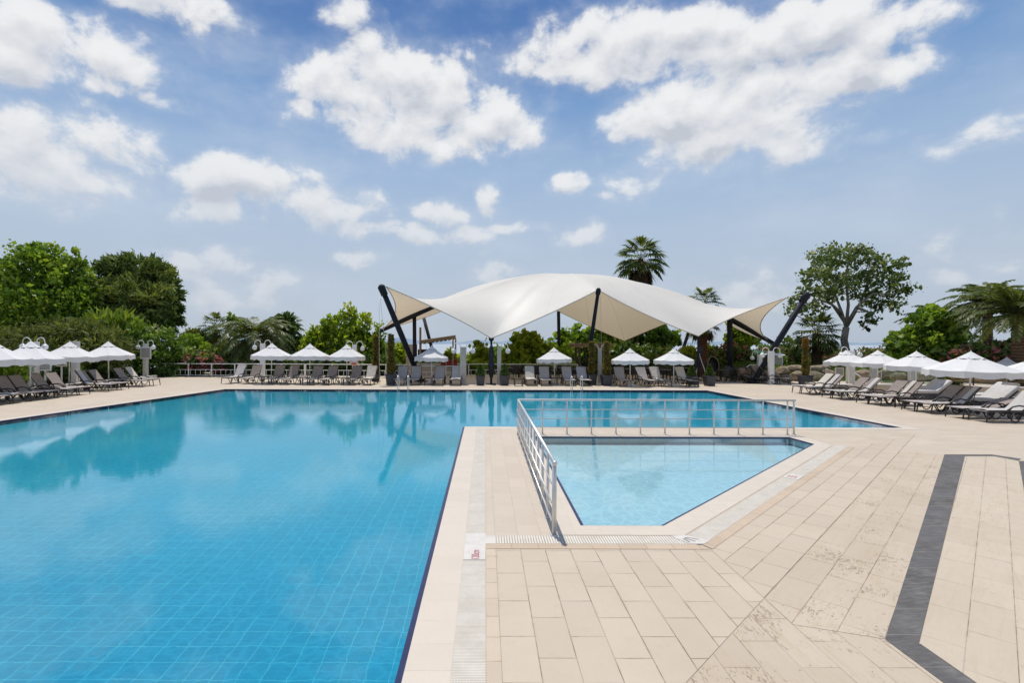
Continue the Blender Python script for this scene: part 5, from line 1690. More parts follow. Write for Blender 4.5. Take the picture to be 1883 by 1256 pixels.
bush('ivy_hedge', 'tall ivy covered hedge beside the notice lamp', [(222, 640, 34, 36, 0), (260, 632, 34, 36, 0), (300, 640, 34, 36, 0), (330, 660, 24, 30, 0), (240, 670, 44, 28, -0.5), (290, 672, 44, 26, -0.5), (328, 682, 24, 16, 0)], 38, L_IVY, 11000, 0.15, 1.25, cat='hedge', spread=0.16)
bush('leafy_shrub', 'small shrub with pale leaves between the ivy and the railing', [(350, 640, 26, 22, 0), (372, 655, 24, 20, 0), (345, 665, 26, 24, 0)], 41, L_PLANE, 3500, 0.17)
bush('brown_shrub', 'thin brownish shrub at the skyline beyond the ivy hedge', [(358, 622, 22, 14, 0), (385, 628, 20, 14, 0)], 46, L_JUNI, 1600, 0.18, 2.0)
def hedge_row(name, label, x0, x1, y0, y1, h, mt, n, size):
    t = thing(name, label, 'hedge', ((x0 + x1) / 2, (y0 + y1) / 2, 0))
    cl = []
    k = int(max(x1 - x0, y1 - y0) / 1.1) + 1
    for i in range(k):
        f = (i + 0.5) / k
        cl.append((((x0 + (x1 - x0) * (f if x1 - x0 > y1 - y0 else 0.5)) - t.location.x, (y0 + (y1 - y0) * (f if y1 - y0 >= x1 - x0 else 0.5)) - t.location.y, h * 0.5 + random.uniform(-.06, .06)),
                   (max(0.75, min(1.0, (x1 - x0) / 2)), max(0.75, min(1.0, (y1 - y0) / 2)), h * random.uniform(0.5, 0.58))))
    C, T, O = clump_points(cl, n, 20, 0.2, 0.6)
    C[:, 2] = np.abs(C[:, 2]) + 0.02
    link('foliage', quads_mesh('foliage', leaves(C, size, 1.4, 0.25, O), T, mt), t)
    mb = MB()
    for c, r in cl: mb.tube([(c[0], c[1], -0.05), (c[0] + 0.1, c[1], h * 0.7)], [0.05, 0.02], 6)
    mb.build('stem', B_BROWN, t)
hedge_row('laurel_hedge', 'dark glossy hedge right behind the hedge side loungers', -26.2, -23.9, 19.0, 35.0, 1.75, L_DARK, 12000, 0.17)
bush('grass_tuft', 'yellow green spiky tuft at the picture edge behind the loungers', [(10, 690, 26, 26, 0), (-8, 685, 26, 30, 0)], 24.5, L_GRASS, 2600, 0.06, 11, up=1.4, cat='grass tuft')
hedge_row('clipped_hedge', 'dark hedge behind the white railing and the three far parasols', -20.5, -7.0, 38.6, 40.2, 1.5, L_DARK, 9000, 0.16)
bush('oleander', 'pink flowering oleander behind the railing corner', [(372, 664, 26, 16, 0), (352, 672, 16, 14, 0), (396, 672, 18, 14, 0)], 38.4, L_DARK, 2600, 0.16, 2.2, L_PINK, 3600, 'flowering oleanders')
date_palm('broad low date palm with drooping fronds behind the first far parasol', 466, 40.6, 622, 4.0, 66, 0.35, 1.45)
fan_palm('small fan palm beside the thin sapling, left of the big date palm'.replace(', left of', ' near'), 395, 46, 600, 1.7, 26, 0.2)
broadleaf('sapling', 'thin sapling with a few round leaves above the date palm', 430, 563, 640, 36, 46, L_PLANE, 420, 0.26, nclump=7, dense=0.3, trunk_r=0.05, sub=9)
broadleaf('holm_oak', 'small dark tree behind the big date palm', 515, 568, 650, 62, 48, L_DARK, 4200, 0.24, B_BROWN, None, 12, 0.34)
fan_palm('fan palm with dark fronds behind the small dark tree', 532, 50, 598, 1.6, 24, 0.2, 0, dark=0.12)
broadleaf('plane_sapling', 'bright green young plane tree behind the middle far parasols', 632, 566, 700, 150, 43, L_BRIGHT, 8500, 0.25, nclump=26, dense=0.25, sub=14,
          clumps=[(640, 592, 14, 26, 0), (668, 600, 12, 26, 0), (690, 625, 16, 30, 0), (612, 605, 18, 24, 0), (590, 620, 22, 20, 0), (570, 628, 14, 14, 0), (640, 630, 30, 30, 0), (600, 650, 34, 26, 0), (660, 655, 36, 30, 0), (700, 655, 18, 30, 0), (630, 675, 40, 22, 0), (570, 660, 22, 24, 0)], spread=0.25)
broadleaf('plane_sapling', 'bright green sapling behind the canopy mast and bar', 735, 620, 700, 50, 42, L_BRIGHT, 2200, 0.24, nclump=9, dense=0.33, sub=12, spread=0.28)
broadleaf('plane_sapling', 'small sapling just past the bar roof end', 826, 640, 700, 26, 44, L_BRIGHT, 900, 0.24, nclump=6, dense=0.4, sub=12, spread=0.28)
broadleaf('plane_sapling', 'small sapling just behind the closed dark parasol', 886, 618, 700, 50, 46, L_BRIGHT, 1900, 0.25, nclump=9, dense=0.33, sub=12, spread=0.28)
broadleaf('plane_sapling', 'dense bright green tree beside the concrete column lamp', 968, 600, 705, 94, 43, L_BRIGHT, 6500, 0.25, nclump=18, dense=0.3, sub=16)
broadleaf('mulberry_tree', 'loose tree with bare twigs near the back column of the canopy', 1052, 585, 690, 86, 51, L_PLANE, 3600, 0.25, nclump=16, dense=0.27, sub=14)
broadleaf('mulberry_tree', 'dense mid green tree below the back of the canopy behind the pergola', 1120, 565, 680, 120, 56, L_PLANE, 9000, 0.27, nclump=20, dense=0.28, trunk_r=0.25)
broadleaf('mulberry_tree', 'mid green tree between the palm trunks below the canopy', 1216, 588, 655, 92, 54, L_PLANE, 5200, 0.26, nclump=16, dense=0.3, trunk_r=0.26)
broadleaf('mulberry_tree', 'light green tree under the far boom of the canopy', 1362, 588, 650, 84, 53, L_BRIGHT, 5000, 0.24, nclump=16, dense=0.3)
fan_palm('tall fan palm with dry skirt rising above the canopy', 1178, 58, 476, 3.15, 40, 0.36, 3.2, B_PALM2)
fan_palm('fan palm just peeping over the canopy edge', 1296, 58, 556, 2.2, 30, 0.27, 0.8, B_PALM2)
def bare_trunk(label, px, Y, ytop, r):
    # palms whose crowns the membrane hides
    return fan_palm(label, px, Y, ytop, 1.6, 20, r, 0.5, B_PALM2, group=None)
bare_trunk('rusty palm trunk behind the pergola and column plants', 1137, 54, 582, 0.42)
bare_trunk('palm with rough trunk next behind the canopy back corner', 1165, 56, 580, 0.36)
fan_palm('palm with rusty trunk behind the leaning closed parasol', 1293, 38.5, 592, 1.5, 18, 0.30, 0.4, B_PALM2)
bush('yellow_shrub', 'yellow green shrub around the leaning closed parasol', [(1268, 660, 18, 20, 0), (1300, 655, 16, 22, 0)], 43, L_BRIGHT, 1500, 0.12, 4.0, up=0.8)
bush('oleander', 'dusky pink oleander behind the canopy column', [(1345, 665, 26, 30, 0), (1322, 672, 22, 26, 0), (1362, 668, 22, 28, 0)], 42, L_DARK, 4200, 0.16, 2.2, L_ROSE, 3000, 'flowering oleanders')
bush('oleander', 'dusky pink oleander behind the small green roofed hut', [(1420, 660, 34, 22, 0), (1450, 668, 30, 22, 0), (1400, 668, 24, 20, 0)], 48, L_DARK, 4200, 0.18, 2.2, L_ROSE, 4800, 'flowering oleanders')
bush('oleander', 'low pale pink oleander behind the palm trunks under the canopy', [(1222, 655, 20, 14, 0), (1250, 660, 16, 14, 0), (1195, 660, 16, 12, 0)], 52, L_DARK, 1800, 0.18, 2.2, L_ROSE, 1200, 'flowering oleanders')
bush('oleander', 'low pink oleander at the foot of the fan palm by the rocks', [(1480, 668, 18, 12, 0), (1520, 668, 18, 12, 0), (1540, 662, 14, 12, 0)], 50, L_DARK, 1700, 0.18, 2.2, L_ROSE, 1500, 'flowering oleanders')
bush('oleander', 'large pink oleander below the date palms on the umbrella side', [(1800, 655, 34, 20, 0), (1840, 652, 36, 22, 0), (1880, 655, 34, 20, 0), (1765, 660, 22, 16, 0)], 34, L_DARK, 5200, 0.15, 2.2, L_ROSE, 6000, 'flowering oleanders')
bush('leafy_shrub', 'thin grey green shrub between oleander and column plant by the rocks', [(1455, 640, 18, 22, 0), (1470, 655, 14, 18, 0)], 44, L_POPL, 700, 0.18, 1.4, spread=0.3)
hedge_row('clipped_hedge', 'dark hedge behind the dark chairs under the canopy', 8.5, 24.0, 41.0, 42.6, 1.45, L_DARK, 9000, 0.17)
hedge_row('clipped_hedge', 'low hedge behind the white railing by the bar', -7.0, 7.5, 40.6, 42.0, 0.95, L_PLANE, 5000, 0.17)
fan_palm('fan palm with shaggy trunk in front of the sea by the rocks', 1502, 42, 612, 2.1, 40, 0.36, 0.5, B_PALM)
for lab, bx, Yb, mt_, n_, fl in (
    ('loose shrubs with pink flowers between the date palm and the ivy', [(352, 650, 20, 20, 0), (405, 640, 26, 22, 0), (430, 652, 26, 20, 0)], 47, L_PLANE, 3200, L_PINK),
    ('dark shrubbery below the small dark tree and fan palm', [(500, 640, 30, 26, 0), (540, 640, 26, 26, 0), (560, 655, 24, 22, 0)], 50, L_DARK, 3600, None),
    ('green shrubs behind the bar and the young plane trees', [(745, 668, 26, 18, 0), (790, 672, 30, 14, 0), (840, 668, 26, 16, 0), (880, 668, 26, 18, 0)], 48, L_BRIGHT, 3600, None),
    ('green shrubs behind the railing past the concrete columns', [(925, 660, 30, 22, 0), (1005, 655, 28, 26, 0), (1040, 660, 28, 24, 0)], 49, L_PLANE, 4200, None),
    ('dark shrubs between the palm trunks below the canopy', [(1150, 650, 26, 22, 0), (1185, 655, 24, 20, 0), (1100, 655, 30, 22, 0)], 52, L_DARK, 3600, None),
    ('grey green shrubs on the skyline by the fan palm', [(1530, 655, 26, 14, 0), (1590, 655, 26, 12, 0), (1625, 655, 22, 14, 0)], 55, L_POPL, 2600, L_ROSE)):
    bush('garden_shrubs', lab, bx, Yb, mt_, n_, 0.22, 1.4, fl, 900)

# poplar with visible forked limbs
def poplar():
    Y = 44
    base = gx(1557, Y)
    t = thing('poplar_tree', 'spreading grey limbed poplar behind the rock side parasols', 'tree', (base.x, Y, 0))
    def w(px, py, d=0.0):
        p = at(px, py, Y + d); return Vector((p.x - base.x, d, p.z))
    mb = MB()
    mb.tube([Vector((0, 0, -0.1)), w(1557, 650), w(1552, 625), w(1556, 602)], [0.36, 0.30, 0.27, 0.25], 12)
    arms = [[(1556, 602, 0), (1548, 575, 0), (1535, 540, 0.5), (1512, 500, 0.8), (1505, 470, 1)], [(1556, 602, 0), (1560, 560, -.4), (1556, 515, -.8), (1560, 470, -1), (1566, 455, -1)],
            [(1556, 602, 0), (1572, 575, 0.3), (1592, 535, .6), (1622, 505, 1), (1655, 485, 1.2)], [(1557, 597, 0), (1575, 565, -.5), (1605, 540, -1), (1640, 540, -1.5), (1672, 536, -1.5)],
            [(1548, 577, 0), (1530, 560, -.5), (1505, 550, -1), (1480, 560, -1)], [(1552, 590, 0), (1530, 560, 1), (1500, 535, 1.6)], [(1592, 535, .6), (1600, 500, 1.2), (1603, 470, 1.6)], [(1575, 565, -.5), (1600, 575, -1), (1612, 600, -1)]]
    for ar in arms:
        p = [w(*a) for a in ar]
        mb.tube(p, [0.145 - 0.125 * i / (len(p) - 1) for i in range(len(p))], 8)
    cl = [(1545, 525, 26, 18), (1580, 540, 20, 14), (1530, 470, 20, 22), (1575, 462, 18, 16), (1505, 475, 24, 18), (1540, 470, 26, 20), (1575, 472, 26, 20), (1605, 478, 22, 18), (1635, 490, 26, 14), (1663, 480, 12, 10), (1500, 505, 26, 20), (1535, 505, 30, 20), (1570, 510, 26, 18), (1600, 512, 24, 18), (1632, 518, 26, 16), (1662, 530, 26, 9), (1485, 535, 20, 18), (1515, 540, 24, 18), (1470, 558, 20, 16), (1500, 565, 22, 16), (1530, 545, 20, 14), (1625, 548, 24, 16), (1650, 560, 18, 14), (1600, 585, 18, 14), (1610, 560, 20, 14), (1455, 575, 14, 10), (1600, 535, 18, 12), (1650, 510, 20, 10), (1592, 600, 9, 7)]
    cc = []; mb2 = mb
    for i, (a, b, c, d) in enumerate(cl):
        p = w(a, b, [-1.6, 0.2, 1.8, -.6, 1.0][i % 5]); cc.append((tuple(p), (c * Y / FOC * 0.96, c * Y / FOC, d * Y / FOC * 1.0)))
    C, T, O = clump_points(cc, 6600, 9, 0.20, 0.25)
    for c_, r_ in cc:
        for k_ in range(3):
            e_ = Vector(c_) + Vector((random.uniform(-.8, .8) * r_[0], random.uniform(-.8, .8) * r_[1], random.uniform(-.5, .8) * r_[2]))
            mb2.tube(bez(Vector(c_) * 0.82 + Vector((0, 0, c_[2] * 0.10)), Vector(c_), e_, 4), [0.035, 0.028, 0.02, 0.014, 0.008], 4)
    mb.build('trunk', B_GREY, t)
    link('crown', quads_mesh('crown', leaves(C, 0.19, 1.25, 0.1, O, 0.5), T, L_POPL), t)
poplar()
broadleaf('mulberry_tree', 'dense leafy green tree behind the third rock side parasol', 1712, 562, 690, 128, 36, L_PLANE, 9500, 0.20, nclump=24, dense=0.27, trunk_r=0.14,
          clumps=[(1715, 585, 26, 22, 0), (1690, 605, 28, 24, 0), (1740, 600, 26, 26, 0), (1655, 630, 22, 18, 0), (1700, 635, 40, 26, 0), (1745, 635, 30, 26, 0), (1675, 655, 30, 22, 0), (1725, 660, 40, 24, 0), (1765, 640, 16, 20, 0)])
date_palm('date palm partly hidden behind the dense green tree', 1724, 41, 592, 2.9, 40, 0.3, 1.3)
date_palm('tall date palm rising behind the nearest umbrella side parasol', 1816, 34, 556, 2.6, 54, 0.27, 1.25, elmin=-0.2)
date_palm('big date palm cut by the picture edge on the umbrella side', 1874, 27, 574, 2.9, 58, 0.31, 1.15, B_PALM, elmin=-0.05)
fan_palm('short fan palm between the date palms and the dense green tree', 1803, 40, 638, 1.35, 26, 0.2)
fan_palm('small dark fan palm at the edge of the dense green tree', 1650, 40, 640, 1.2, 22, 0.2, 0, dark=0.1)

# plants in the planters
def pot_plant(key, name, label, rad, ytop, px, Y, mt, n, size, aspect, tip=None, cone=False):
    (p, h) = PLANT[key]
    zt = at(px, ytop, Y).z
    t = thing(name, label, 'plant', (p.x, p.y, h + 0.03))
    H = zt - h
    u = RNG.random(n); th = RNG.random(n) * 2 * PI
    prof = (1 - u) ** 0.8 * 1.05 + 0.04 if cone else 0.75 + 0.25 * np.sin(u * 9) * (1 - u) - 0.25 * u
    rr = rad * prof * (0.45 + 0.55 * RNG.random(n) ** 0.5)
    C = np.stack([rr * np.cos(th), rr * np.sin(th), 0.03 + u * H], 1)
    O = np.stack([np.cos(th), np.sin(th), np.full(n, 0.3)], 1)
    T = 0.45 + 0.2 * RNG.normal(size=n) + 0.15 * (rr / rad - 0.5)
    if tip:
        k = u > 0.70
        link('foliage', quads_mesh('foliage', leaves(C[~k], size, aspect, 0.3, O[~k]), T[~k], mt), t)
        link('dry_tip', quads_mesh('dry_tip', leaves(C[k], size, aspect, 0.5, O[k]), T[k], tip), t)
    else:
        link('foliage', quads_mesh('foliage', leaves(C, size, aspect, 0.4, O), T, mt), t)
    mb = MB(); mb.tube([(0, 0, -0.02), (0, 0, H * 0.9)], [0.03, 0.012], 6); mb.build('stem', B_BROWN, t)
pot_plant('col0', 'column_plant', 'dry column plant behind the cream padded lounger', 0.24, 618, 692, 33.5, L_COLM, 1500, 0.075, 2.4)
pot_plant('col1', 'column_plant', 'tall dry column plant near the bar ladder', 0.25, 617, 719, 30.6, L_COLM, 1700, 0.075, 2.4)
pot_plant('col2', 'column_plant', 'dry column plant in the first planter in front of the pergola', 0.24, 630, 1087, 31.0, L_COLM, 1500, 0.07, 2.4)
pot_plant('col3', 'column_plant', 'dry column plant in the second planter in front of the pergola', 0.25, 630, 1112, 30.4, L_COLM, 1600, 0.07, 2.4)
pot_plant('col4', 'column_plant', 'column plant with orange dry tip by the rocks', 0.21, 624, 1479, 30.6, L_COLM, 1500, 0.07, 2.4, L_TIP)
for k, px, Y, lab in (('box1', 883.5, 30.4, 'cone of dark box leaves beside the concrete column'), ('box2', 928, 30.4, 'cone of dark box leaves past the closed dark parasol'), ('box3', 1270, 31.2, 'cone of dark box leaves behind the crate table'), ('box4', 1304.5, 30.4, 'cone of dark box leaves near the egg chair')):
    pot_plant(k, 'box_bush', lab, 0.27, 672.5, px, Y, L_DARK, 1500, 0.06, 1.5, None, True)

# ------------------------------------------------------------------ railings at the back
def railing(label, p0, p1, npost, h=0.95):
    p0 = Vector((p0.x, p0.y, 0)); p1 = Vector((p1.x, p1.y, 0))
    t = thing('railing', label, 'railing', p0)
    d = p1 - p0
    for i in range(npost + 1):
        q_ = d * (i / npost)
        mb = MB(); mb.box((q_.x, q_.y, h / 2), (0.06, 0.06, h), math.atan2(d.y, d.x)); mb.build('post', m_white, t)
    for z, r_ in ((h, 0.032), (0.52, 0.022), (0.12, 0.022)):
        mb = MB(); mb.tube([Vector((0, 0, z)), d + Vector((0, 0, z))], r_, 6); mb.build('rail', m_white, t)
    nb = int(d.length / 0.36)
    mb = MB()
    for i in range(nb):
        q_ = d * ((i + 0.5) / nb); mb.tube([(q_.x, q_.y, 0.12), (q_.x, q_.y, 0.52)], 0.014, 5)
    tag(mb.build('balusters', m_white, t), kind='stuff')
railing('white railing across the back behind the far lounger row', gx(262, 37.2), gx(560, 37.0), 7)
railing('white railing behind the middle far parasols up to the bar', gx(562, 36.9), gx(760, 36.2), 4)
railing('white railing in front of the bar', gx(768, 34.6), gx(846, 34.4), 3)
railing('white railing past the concrete column behind the box bushes', gx(862, 37.8), gx(1062, 37.6), 5)
railing('slanted stair railing at the skyline beyond the ivy hedge', at(312, 640, 52) * 1.0, at(352, 650, 49) * 1.0, 3, 1.0).__class__ if False else None

# ------------------------------------------------------------------ lamps on columns
def globe_lamp(name, label, px, Y, ytop, w, mt, ring=False, board=False, arms=(-1, 1), noglobe=False):
    p = gx(px, Y); zt = at(px, ytop, Y).z
    t = thing(name, label, 'lamp column', (p.x, Y, 0), 0, 'lamp columns round the pool' if not noglobe else 'plain columns round the pool')
    mb = MB(); mb.box((0, 0, zt / 2), (w, w, zt), bev=0.012); mb.build('column', mt, t)
    if not noglobe:
        for s in arms:
            mb = MB()
            x0 = s * w * 0.5
            pts = [(x0 * 0.6, 0, zt - 0.12)] + [(x0 + s * (0.20 - 0.20 * math.cos(PI * i / 8)), 0, zt + 0.02 + 0.21 * math.sin(PI * i / 8)) for i in range(9)] + [(x0 + s * 0.40, 0, zt - 0.10)]
            mb.tube(pts, 0.022, 8); arm = mb.build('arm', m_white, t)
            mb = MB(); mb.ball((x0 + s * 0.40, 0, zt - 0.26), 0.155, 16, 10); mb.build('globe', m_globe, arm)
            mb = MB(); mb.lathe([(0.09, zt - 0.14), (0.06, zt - 0.08)], 12, (x0 + s * 0.40, 0, 0)); mb.build('collar', m_white, arm)
    return t, p, zt
globe_lamp('lamp_column', 'white lamp column with curled arms behind the first hedge parasol', 62, 26.5, 629, 0.34, m_white)
globe_lamp('plain_column', 'plain grey column behind the second hedge side parasol', 139, 29.3, 628, 0.30, m_whitedull, noglobe=True)
t, p, zt = globe_lamp('lamp_column', 'lamp column carrying a notice board beside the ivy hedge', 268, 35.7, 632, 0.26, m_whitedull)
def board(label, px, Y, ytop, ybot, wpx, post=True, name='notice_board', cat='notice board'):
    a = at(px, ytop, Y); b = at(px, ybot, Y); w = wpx * Y / FOC; h = a.z - b.z
    t = thing(name, label, cat, (a.x, Y, 0))
    mb = MB(); mb.box((0, 0, (a.z + b.z) / 2), (w, 0.04, h), bev=0.008); mb.build('frame', m_white, t)
    mb = MB(); mb.box((0, -0.023, (a.z + b.z) / 2), (w * 0.80, 0.006, h * 0.82)); mb.build('panel', m_notice, t)
    if post:
        mb = MB(); mb.box((0, 0.01, b.z / 2), (0.07, 0.04, b.z)); mb.build('post', m_white, t)
    return t, a, b
board('white notice board hanging on the lamp column by the ivy hedge', 268, 35.4, 638, 660, 20, False)
nb_t, a_, b_ = board('large white notice board on a post behind the taupe loungers', 83, 25.2, 655, 682, 23)
board('smaller white notice board on a post below the second hedge parasol', 113, 26.9, 655, 674, 20)
globe_lamp('lamp_column', 'white lamp column in front of the date palm', 483, 34.0, 632, 0.26, m_white)
t, p, zt = globe_lamp('lamp_column', 'white lamp column with an orange life ring', 652, 34.0, 634, 0.26, m_white)
t = thing('life_ring', 'orange and white life ring hung on the lamp column', 'life ring', (p.x, 33.84, at(652, 661, 34).z))
mb = MB(); mb.tube([(0.30 * math.cos(2 * PI * i / 24), 0, 0.30 * math.sin(2 * PI * i / 24)) for i in range(24)], 0.065, 10, closed=True); mb.build('ring', m_orange, t)
for k in range(4):
    mb = MB(); c0 = k * PI / 2 + 0.6
    mb.tube([(0.30 * math.cos(c0 + 0.08 * i), 0, 0.30 * math.sin(c0 + 0.08 * i)) for i in range(5)], 0.068, 10); mb.build('band', m_white, t)
globe_lamp('lamp_column', 'broad grey concrete column with two lamps behind it', 852, 30.9, 638, 0.36, m_concrete)
globe_lamp('lamp_column', 'slim concrete column with one globe lamp past the closed parasol', 918, 30.9, 638, 0.24, m_concrete, arms=(1,))
globe_lamp('lamp_column', 'lamp column hidden between the two column plants', 1103, 32.5, 640, 0.22, m_concrete)
globe_lamp('lamp_column', 'white lamp column beside the slanting mast by the rocks', 1418, 31.8, 646, 0.28, m_white)
globe_lamp('lamp_column', 'short white lamp column in front of the green roofed hut', 1397, 36.5, 652, 0.26, m_white)
globe_lamp('lamp_column', 'white lamp column behind the first rock side parasol', 1564, 31.4, 645, 0.34, m_white)
globe_lamp('plain_column', 'plain grey column behind the second rock side parasol', 1607, 29.6, 668, 0.30, m_whitedull, noglobe=True)
globe_lamp('plain_column', 'plain grey column behind the third rock side parasol', 1677, 28.2, 675, 0.26, m_whitedull, noglobe=True)
board('small white notice board below the first rock side parasol', 1543.5, 30.9, 676, 690, 16)

# ------------------------------------------------------------------ bar with sloping roof
p = gx(800, 40)
t = thing('bar_kiosk', 'beige bar kiosk with sloping slatted roof behind the railing', 'bar', (p.x, 40, 0))
def bl(px, py, Y): q_ = at(px, py, Y); return Vector((q_.x - p.x, Y - 40, q_.z))
mb = MB()
a, b = bl(772, 632, 39), bl(833, 623, 39); a2, b2 = bl(776, 630, 42.5), bl(838, 621, 42.5)
th = Vector((0, 0, 0.22))
mb.add([a, b, b2, a2, a + th, b + th, b2 + th, a2 + th], [(3, 2, 1, 0), (4, 5, 6, 7), (0, 1, 5, 4), (1, 2, 6, 5), (2, 3, 7, 6), (3, 0, 4, 7)]); mb.build('roof', m_wood, t)
for k in range(9):
    f = k / 8; q0 = a.lerp(b, f); q1 = a2.lerp(b2, f)
    mb = MB(); mb.tube([q0 - Vector((0, 0.12, 0.05)), q1 - Vector((0, 0, 0.05))], 0.05, 6); mb.build('rafter', m_wood, t)
mb = MB(); mb.box(bl(812, 684, 40), (3.9, 0.5, 1.15)); mb.build('counter', m_beige, t)
mb = MB(); mb.box(bl(812, 669.5, 39.95), (4.1, 0.75, 0.07)); mb.build('counter_top', m_whitedull, t)
mb = MB(); mb.box(bl(757, 668, 40.5), (0.75, 0.9, 3.0)); mb.build('chimney_wall', m_beige, t)
mb = MB(); mb.box(bl(782, 657, 42), (1.2, 0.2, 1.3)); mb.build('back_shelf', m_dim, t)
for px, Y in ((773, 39.2), (833, 39.2), (838, 42.3), (774, 42.3)):
    q_ = bl(px, 640, Y); zt_ = bl(px, 631 if px < 800 else 623.5, Y).z
    mb = MB(); mb.box((q_.x, q_.y, zt_ / 2), (0.10, 0.10, zt_)); mb.build('post', m_wood, t)
q_ = bl(773, 602, 39.6); mb = MB(); mb.box((q_.x, q_.y, q_.z / 2 + 0.7), (0.15, 0.15, q_.z - 1.4)); mb.build('flue', m_wood, t)
for i, px in enumerate((815, 826, 836)):
    mb = MB(); q_ = bl(px, 672, 39.5); mb.box((q_.x, q_.y, 1.02), (0.38, 0.06, 0.45), bev=0.03); mb.box((q_.x, q_.y + 0.16, 0.78), (0.38, 0.36, 0.06)); mb.build('bar_seat', m_redcanvas, t)
# pergola
p = gx(1085, 41)
t = thing('pergola', 'weathered wooden pergola with slatted roof behind the column plants', 'pergola', (p.x, 41, 0))
zt = at(1080, 638, 41).z
for sx in (-1.15, 1.15):
    for sy in (-0.9, 0.9):
        mb = MB(); mb.box((sx * 0.86, sy, zt / 2), (0.16, 0.16, zt)); mb.build('post', m_darkwood, t)
        mb = MB(); mb.tube([(sx * 0.86, sy, zt - 0.6), (sx * 0.50, sy, zt - 0.08)], 0.05, 6); mb.build('brace', m_darkwood, t)
for sy in (-0.95, 0.95):
    mb = MB(); mb.box((0, sy, zt + 0.08), (3.0, 0.08, 0.2)); mb.build('beam', m_wood, t)
for k in range(9):
    mb = MB(); mb.box((-1.4 + 0.35 * k, 0, zt + 0.24), (0.09, 2.6, 0.12)); mb.build('rafter', m_wood, t)
mb = MB(); mb.box((0, 0.9, 0.55), (2.0, 0.12, 0.9)); mb.build('back_panel', m_dim, t)
mb = MB(); mb.box((0.2, 0.2, 0.42), (1.6, 0.6, 0.10), bev=0.02); mb.build('bench', m_darkwood, t)
# green roofed hut
p = gx(1377, 44)
t = thing('garden_hut', 'open hut with green canvas roof and dark inside by the rocks', 'hut', (p.x, 44, 0))
z0 = at(1377, 654, 44).z; z1 = at(1377, 645, 44).z
mb = MB(); mb.add([(-1.5, -1.3, z0), (1.5, -1.3, z0), (1.5, 1.3, z0), (-1.5, 1.3, z0), (-0.2, -0.1, z1 + 0.1), (0.6, -0.1, z1 + 0.1)], [(0, 1, 5, 4), (1, 2, 5), (2, 3, 4, 5), (3, 0, 4), (3, 2, 1, 0)]); mb.build('roof', m_green_canvas, t)
mb = MB(); mb.box((0, 1.0, z0 / 2), (2.5, 0.1, z0)); mb.build('back_wall', m_dim, t)
mb = MB(); mb.box((-1.2, 0, z0 / 2), (0.1, 2.0, z0)); mb.build('side_wall', m_dim, t)
mb = MB(); mb.box((1.2, 0, z0 / 2), (0.1, 2.0, z0)); mb.build('side_wall', m_dim, t)
mb = MB(); mb.box((0, -0.6, 0.5), (2.3, 0.4, 1.0)); mb.build('counter', m_darkwood, t)
p = gx(1423, 41)
t = thing('ticket_booth', 'small cream booth with a pointed white roof behind the lamp column', 'booth', (p.x, 41, 0))
z0 = at(1423, 653, 41).z; zb = at(1423, 673, 41).z
mb = MB(); mb.box((0, 0, (z0 + zb) / 2), (0.95, 0.9, z0 - zb)); mb.build('wall', m_beige, t)
mb = MB(); mb.box((0, 0, z0 + 0.06), (1.25, 1.2, 0.12), 0, 0.6); mb.build('roof', m_white, t)
for sx in (-.4, .4):
    mb = MB(); mb.box((sx, -0.46, (z0) / 2), (0.06, 0.06, z0)); mb.build('post', m_white, t)
mb = MB(); mb.box((0, 0, zb / 2), (0.8, 0.8, zb)); mb.build('plinth', m_concrete, t)

# ------------------------------------------------------------------ rocks, lawn, wall, ropes
def rock(px, py, Y, wpx, hpx, label):
    p = at(px, py, Y)
    rx = wpx / 2 * Y / FOC; rz = hpx / 2 * Y / FOC
    t = bpy.data.meshes.new('boulder')
    bm = bmesh.new()
    bmesh.ops.create_icosphere(bm, subdivisions=3, radius=1.0)
    sd_ = random.random() * 100
    from mathutils import noise as NZ
    pl = [(Vector((random.gauss(0, 1), random.gauss(0, 1), random.gauss(0, .8))).normalized(), random.uniform(0.55, 0.9)) for _ in range(9)]
    for v in bm.verts:
        c = v.co.copy()
        for nn, dd in pl:
            k = c.dot(nn)
            if k > dd: c -= nn * (k - dd) * 0.85
        c *= 1 + 0.10 * NZ.noise(c * 2.2 + Vector((sd_, 0, 0))) + 0.05 * NZ.noise(c * 6 + Vector((0, sd_, 0)))
        v.co = Vector((c.x * rx, c.y * max(rx * 0.75, rz), c.z * rz))
    bm.to_mesh(t); bm.free()
    t.materials.append(m_rock)
    o = link('boulder', t, None, (p.x, Y, max(p.z, rz * 0.7)), random.uniform(-0.3, 0.3))
    tag(o, label, 'boulder', 'tan boulders banked behind the deck')
